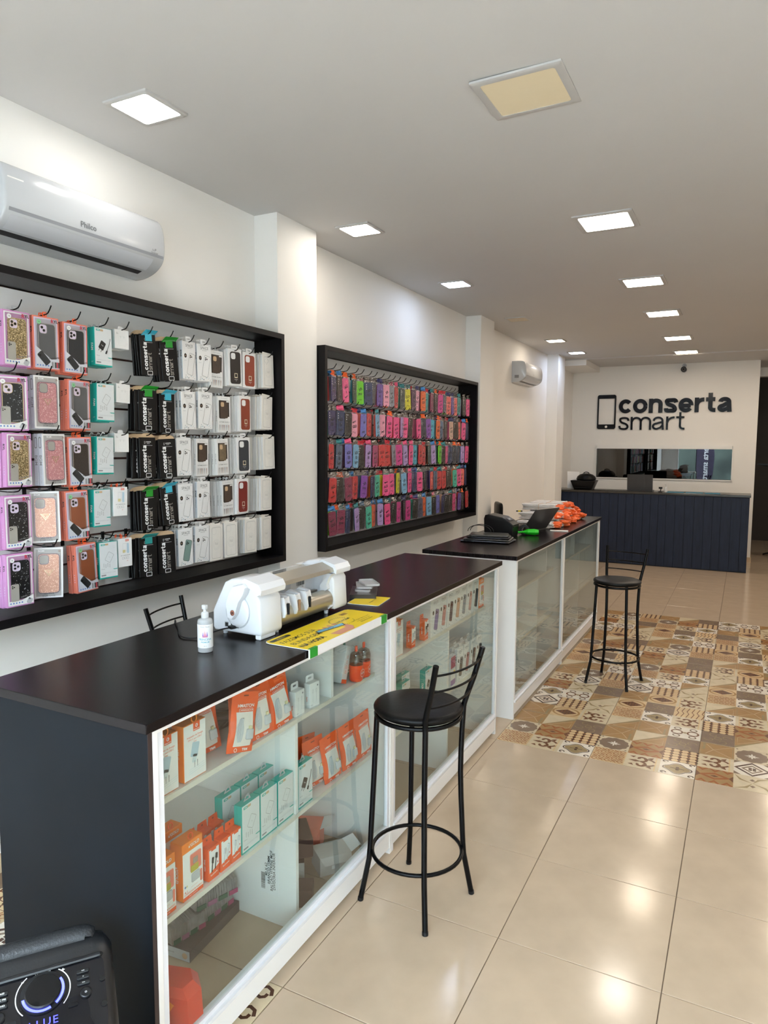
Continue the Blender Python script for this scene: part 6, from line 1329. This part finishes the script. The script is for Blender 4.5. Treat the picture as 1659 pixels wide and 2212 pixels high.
# ------------------------------------------------------------------ party speaker (local: -Y front, X width)
sp = thing('party_speaker', 'black party speaker with blue lit volume knob in front of the dark end panel', 'speaker', (-1.479, 1.048, 0), math.radians(53))
SPB = mat('speaker_black', (.012, .013, .015), .32, vary=.1, bump=.03, bscale=200)
W2 = .167
fp = [(.165, 0), (.165, .56), (.150, .600), (.12, .612), (.085, .600), (.075, .585), (-.125, .512), (-.175, .470), (-.19, .42), (-.19, 0)]
def SL(y): return .585-(.075-y)*.365     # height of the sloping panel
g = G()
g.loft([[(x, .0+(a)*s, b if b < .05 else .05+(b-.05)*s2) for a, b in fp] for x, s, s2 in ((-W2, .90, .93), (-W2+.02, .98, .985), (-W2+.05, 1, 1), (W2-.05, 1, 1), (W2-.02, .98, .985), (W2, .90, .93))], SPB); g.obj('cabinet', sp, 50)
XP = T(0, .075, .5865) @ Rx(math.atan(.365)) # panel frame: local y runs back up the slope
ang = math.atan(.365)
def PP(x, s, z=.0): return T(0, .075, .586) @ Rx(ang) @ T(x, -s, z)
GLP = mat('speaker_gloss_panel', (.008, .008, .010), .10)
g = G(); g.prism(rr(.285, .205, .03, 4), 0, .0015, GLP, PP(0, .108, .0)); g.obj('control_panel', sp)
g = G(); g.cbox(-.138, .138, -.006, .006, 0, .008, SPB, .003, PP(0, .012, .0015)); g.obj('trim_bar', sp)
KX, KS = .0, .070
g = G(); g.lathe([(.052, 0), (.052, .004), (.044, .004)], SPB, 40, PP(KX, KS, .0015)); g.lathe([(.042, .0), (.042, .010), (.039, .013), (.0, .0125)], mat('brushed_black_knob', (.03, .03, .032), .3, metal=.8), 40, PP(KX, KS, .0015)); g.obj('volume_knob', sp, 40)
BLU = mat('blue_led_ring', (.1, .1, .8), .4, emit=(.08, .10, 1.0), estr=3.5)
g = G()
for a0, a1 in ((-3.0, -1.2), (-.9, .55)):
    n = 14; g.loft([[((r_)*math.cos(a0+(a1-a0)*k/n), (r_)*math.sin(a0+(a1-a0)*k/n), z) for k in range(n+1)] for r_, z in ((.0425, .0055), (.0485, .0055))], BLU, PP(KX, KS, .0015), closed=False, caps=False)
g.obj('led_ring', sp)
g = G()
def arc(g, r0, r1, a0, a1, m, X, n=16):
    g.add([(r*math.cos(a0+(a1-a0)*k/n), r*math.sin(a0+(a1-a0)*k/n), .002) for r in (r0, r1) for k in range(n+1)], [(k, k+1, n+k+2, n+k+1) for k in range(n)], m, X)
arc(g, .0600, .0625, -.75, .95, WINK, PP(KX, KS, .0015)); arc(g, .0600, .0625, 2.2, 3.9, WINK, PP(KX, KS, .0015))
def ptxt(g, s, size, x, ss, m=WINK, bold=.02): g.text(s, size, 0, 0, 0, m, bold, X=PP(x, ss, .0038) @ Rx(-PI/2))
ptxt(g, 'VOLUME', .009, .0, .0215, WINK, .03); ptxt(g, '-', .016, -.046, .028, WINK, .05); ptxt(g, '+', .014, .046, .026, WINK, .05); g.obj('panel_print', sp)
for sd, names in ((-1, ('BASS', 'MIC PRI', 'ECHO')), (1, ('<<', '>', '>>'))):
    for k, nm_ in enumerate(names):
        g = G(); X = PP(sd*.092, .045+.0155*k, .0015); g.loft([[(a, b, z) for a, b in rr(.030-2*e, .009-2*e, .005, 4)] for z, e in ((0, 0), (.004, 0), (.0052, .001))], SPB, X); g.text(nm_, .0062, 0, 0, 0, WINK, .02, X=X @ T(0, 0, .0056) @ Rx(-PI/2)); g.obj('button', sp)
    g = G(); X = PP(sd*.096, .102, .0015); g.lathe([(.013, 0), (.013, .005), (.011, .0065), (.0, .0065)], SPB, 20, X); g.text('o', .010, 0, 0, 0, WINK, .03, X=X @ T(0, 0, .0070) @ Rx(-PI/2)); g.obj('round_button', sp)
g = G(); g.prism(rr(.120, .044, .014, 4), 0, .004, GLP, PP(.0, .150, .0015)); dsp = g.obj('display', sp)
g = G(); g.text('bLUE', .026, 0, 0, 0, mat('blue_digits', (.1, .1, .9), .4, emit=(.06, .06, 1.0), estr=2.5), .0, X=PP(.0, .146, .0064) @ Rx(-PI/2), spacing=1.2); g.obj('digits', dsp)
g = G(); 
for k, (a, m_) in enumerate(((-.070, SPB), (.066, SPB))): g.prism(rr(.022, .008, .003, 3), 0, .003, m_, PP(a, .122, .0015)); ptxt(g, 'o', .008, a, .122)
g.obj('port_cover', sp)
g = G(); hp = [(-.12, .128, .600), (-.10, .132, .606), (.085, .132, .606), (.105, .128, .600)]
g.tube(smooth_path(hp, 4), .026, mat('handle_rubber', (.020, .022, .025), .45, bump=.2, bscale=160), 12); g.obj('carry_handle', sp, 60)
g = G()
for k in range(3): g.prism(circ(.007, 12), 0, .002, BLACK, PP(.136, .012+.065*k, .0022))
g.obj('screw_hole', sp)
g = G(); random.seed(9); nx, ny = 9, 7
g.add([tuple(PP(-.055+.150*i/(nx-1)+random.uniform(-.004, .004)+.02*(j/(ny-1)), .092+.125*j/(ny-1)+random.uniform(-.004, .004), .010+random.uniform(0, .007)) @ Vector((0, 0, 0))) for j in range(ny) for i in range(nx)], [(i+nx*j, i+1+nx*j, i+1+nx*(j+1), i+nx*(j+1)) for j in range(ny-1) for i in range(nx-1)], glass('loose_film', (.90, .90, .92), 1.4, .10, opacity=.10, bump=1.0)); tag(g.obj('protective_film', None, 70), 'crumpled clear protective film covering the speaker display', 'film').matrix_world = sp.matrix_basis
for x in (-.12, .12):
    g = G(); g.lathe([(.0, .0), (.10, .0), (.105, .006), (.095, .012), (.03, .003), (.0, .008)], BLACKP, 28, T(0 if x < 0 else 0, -.191, .14 if x < 0 else .33) @ Rx(PI/2)); g.obj('driver', sp, 40)
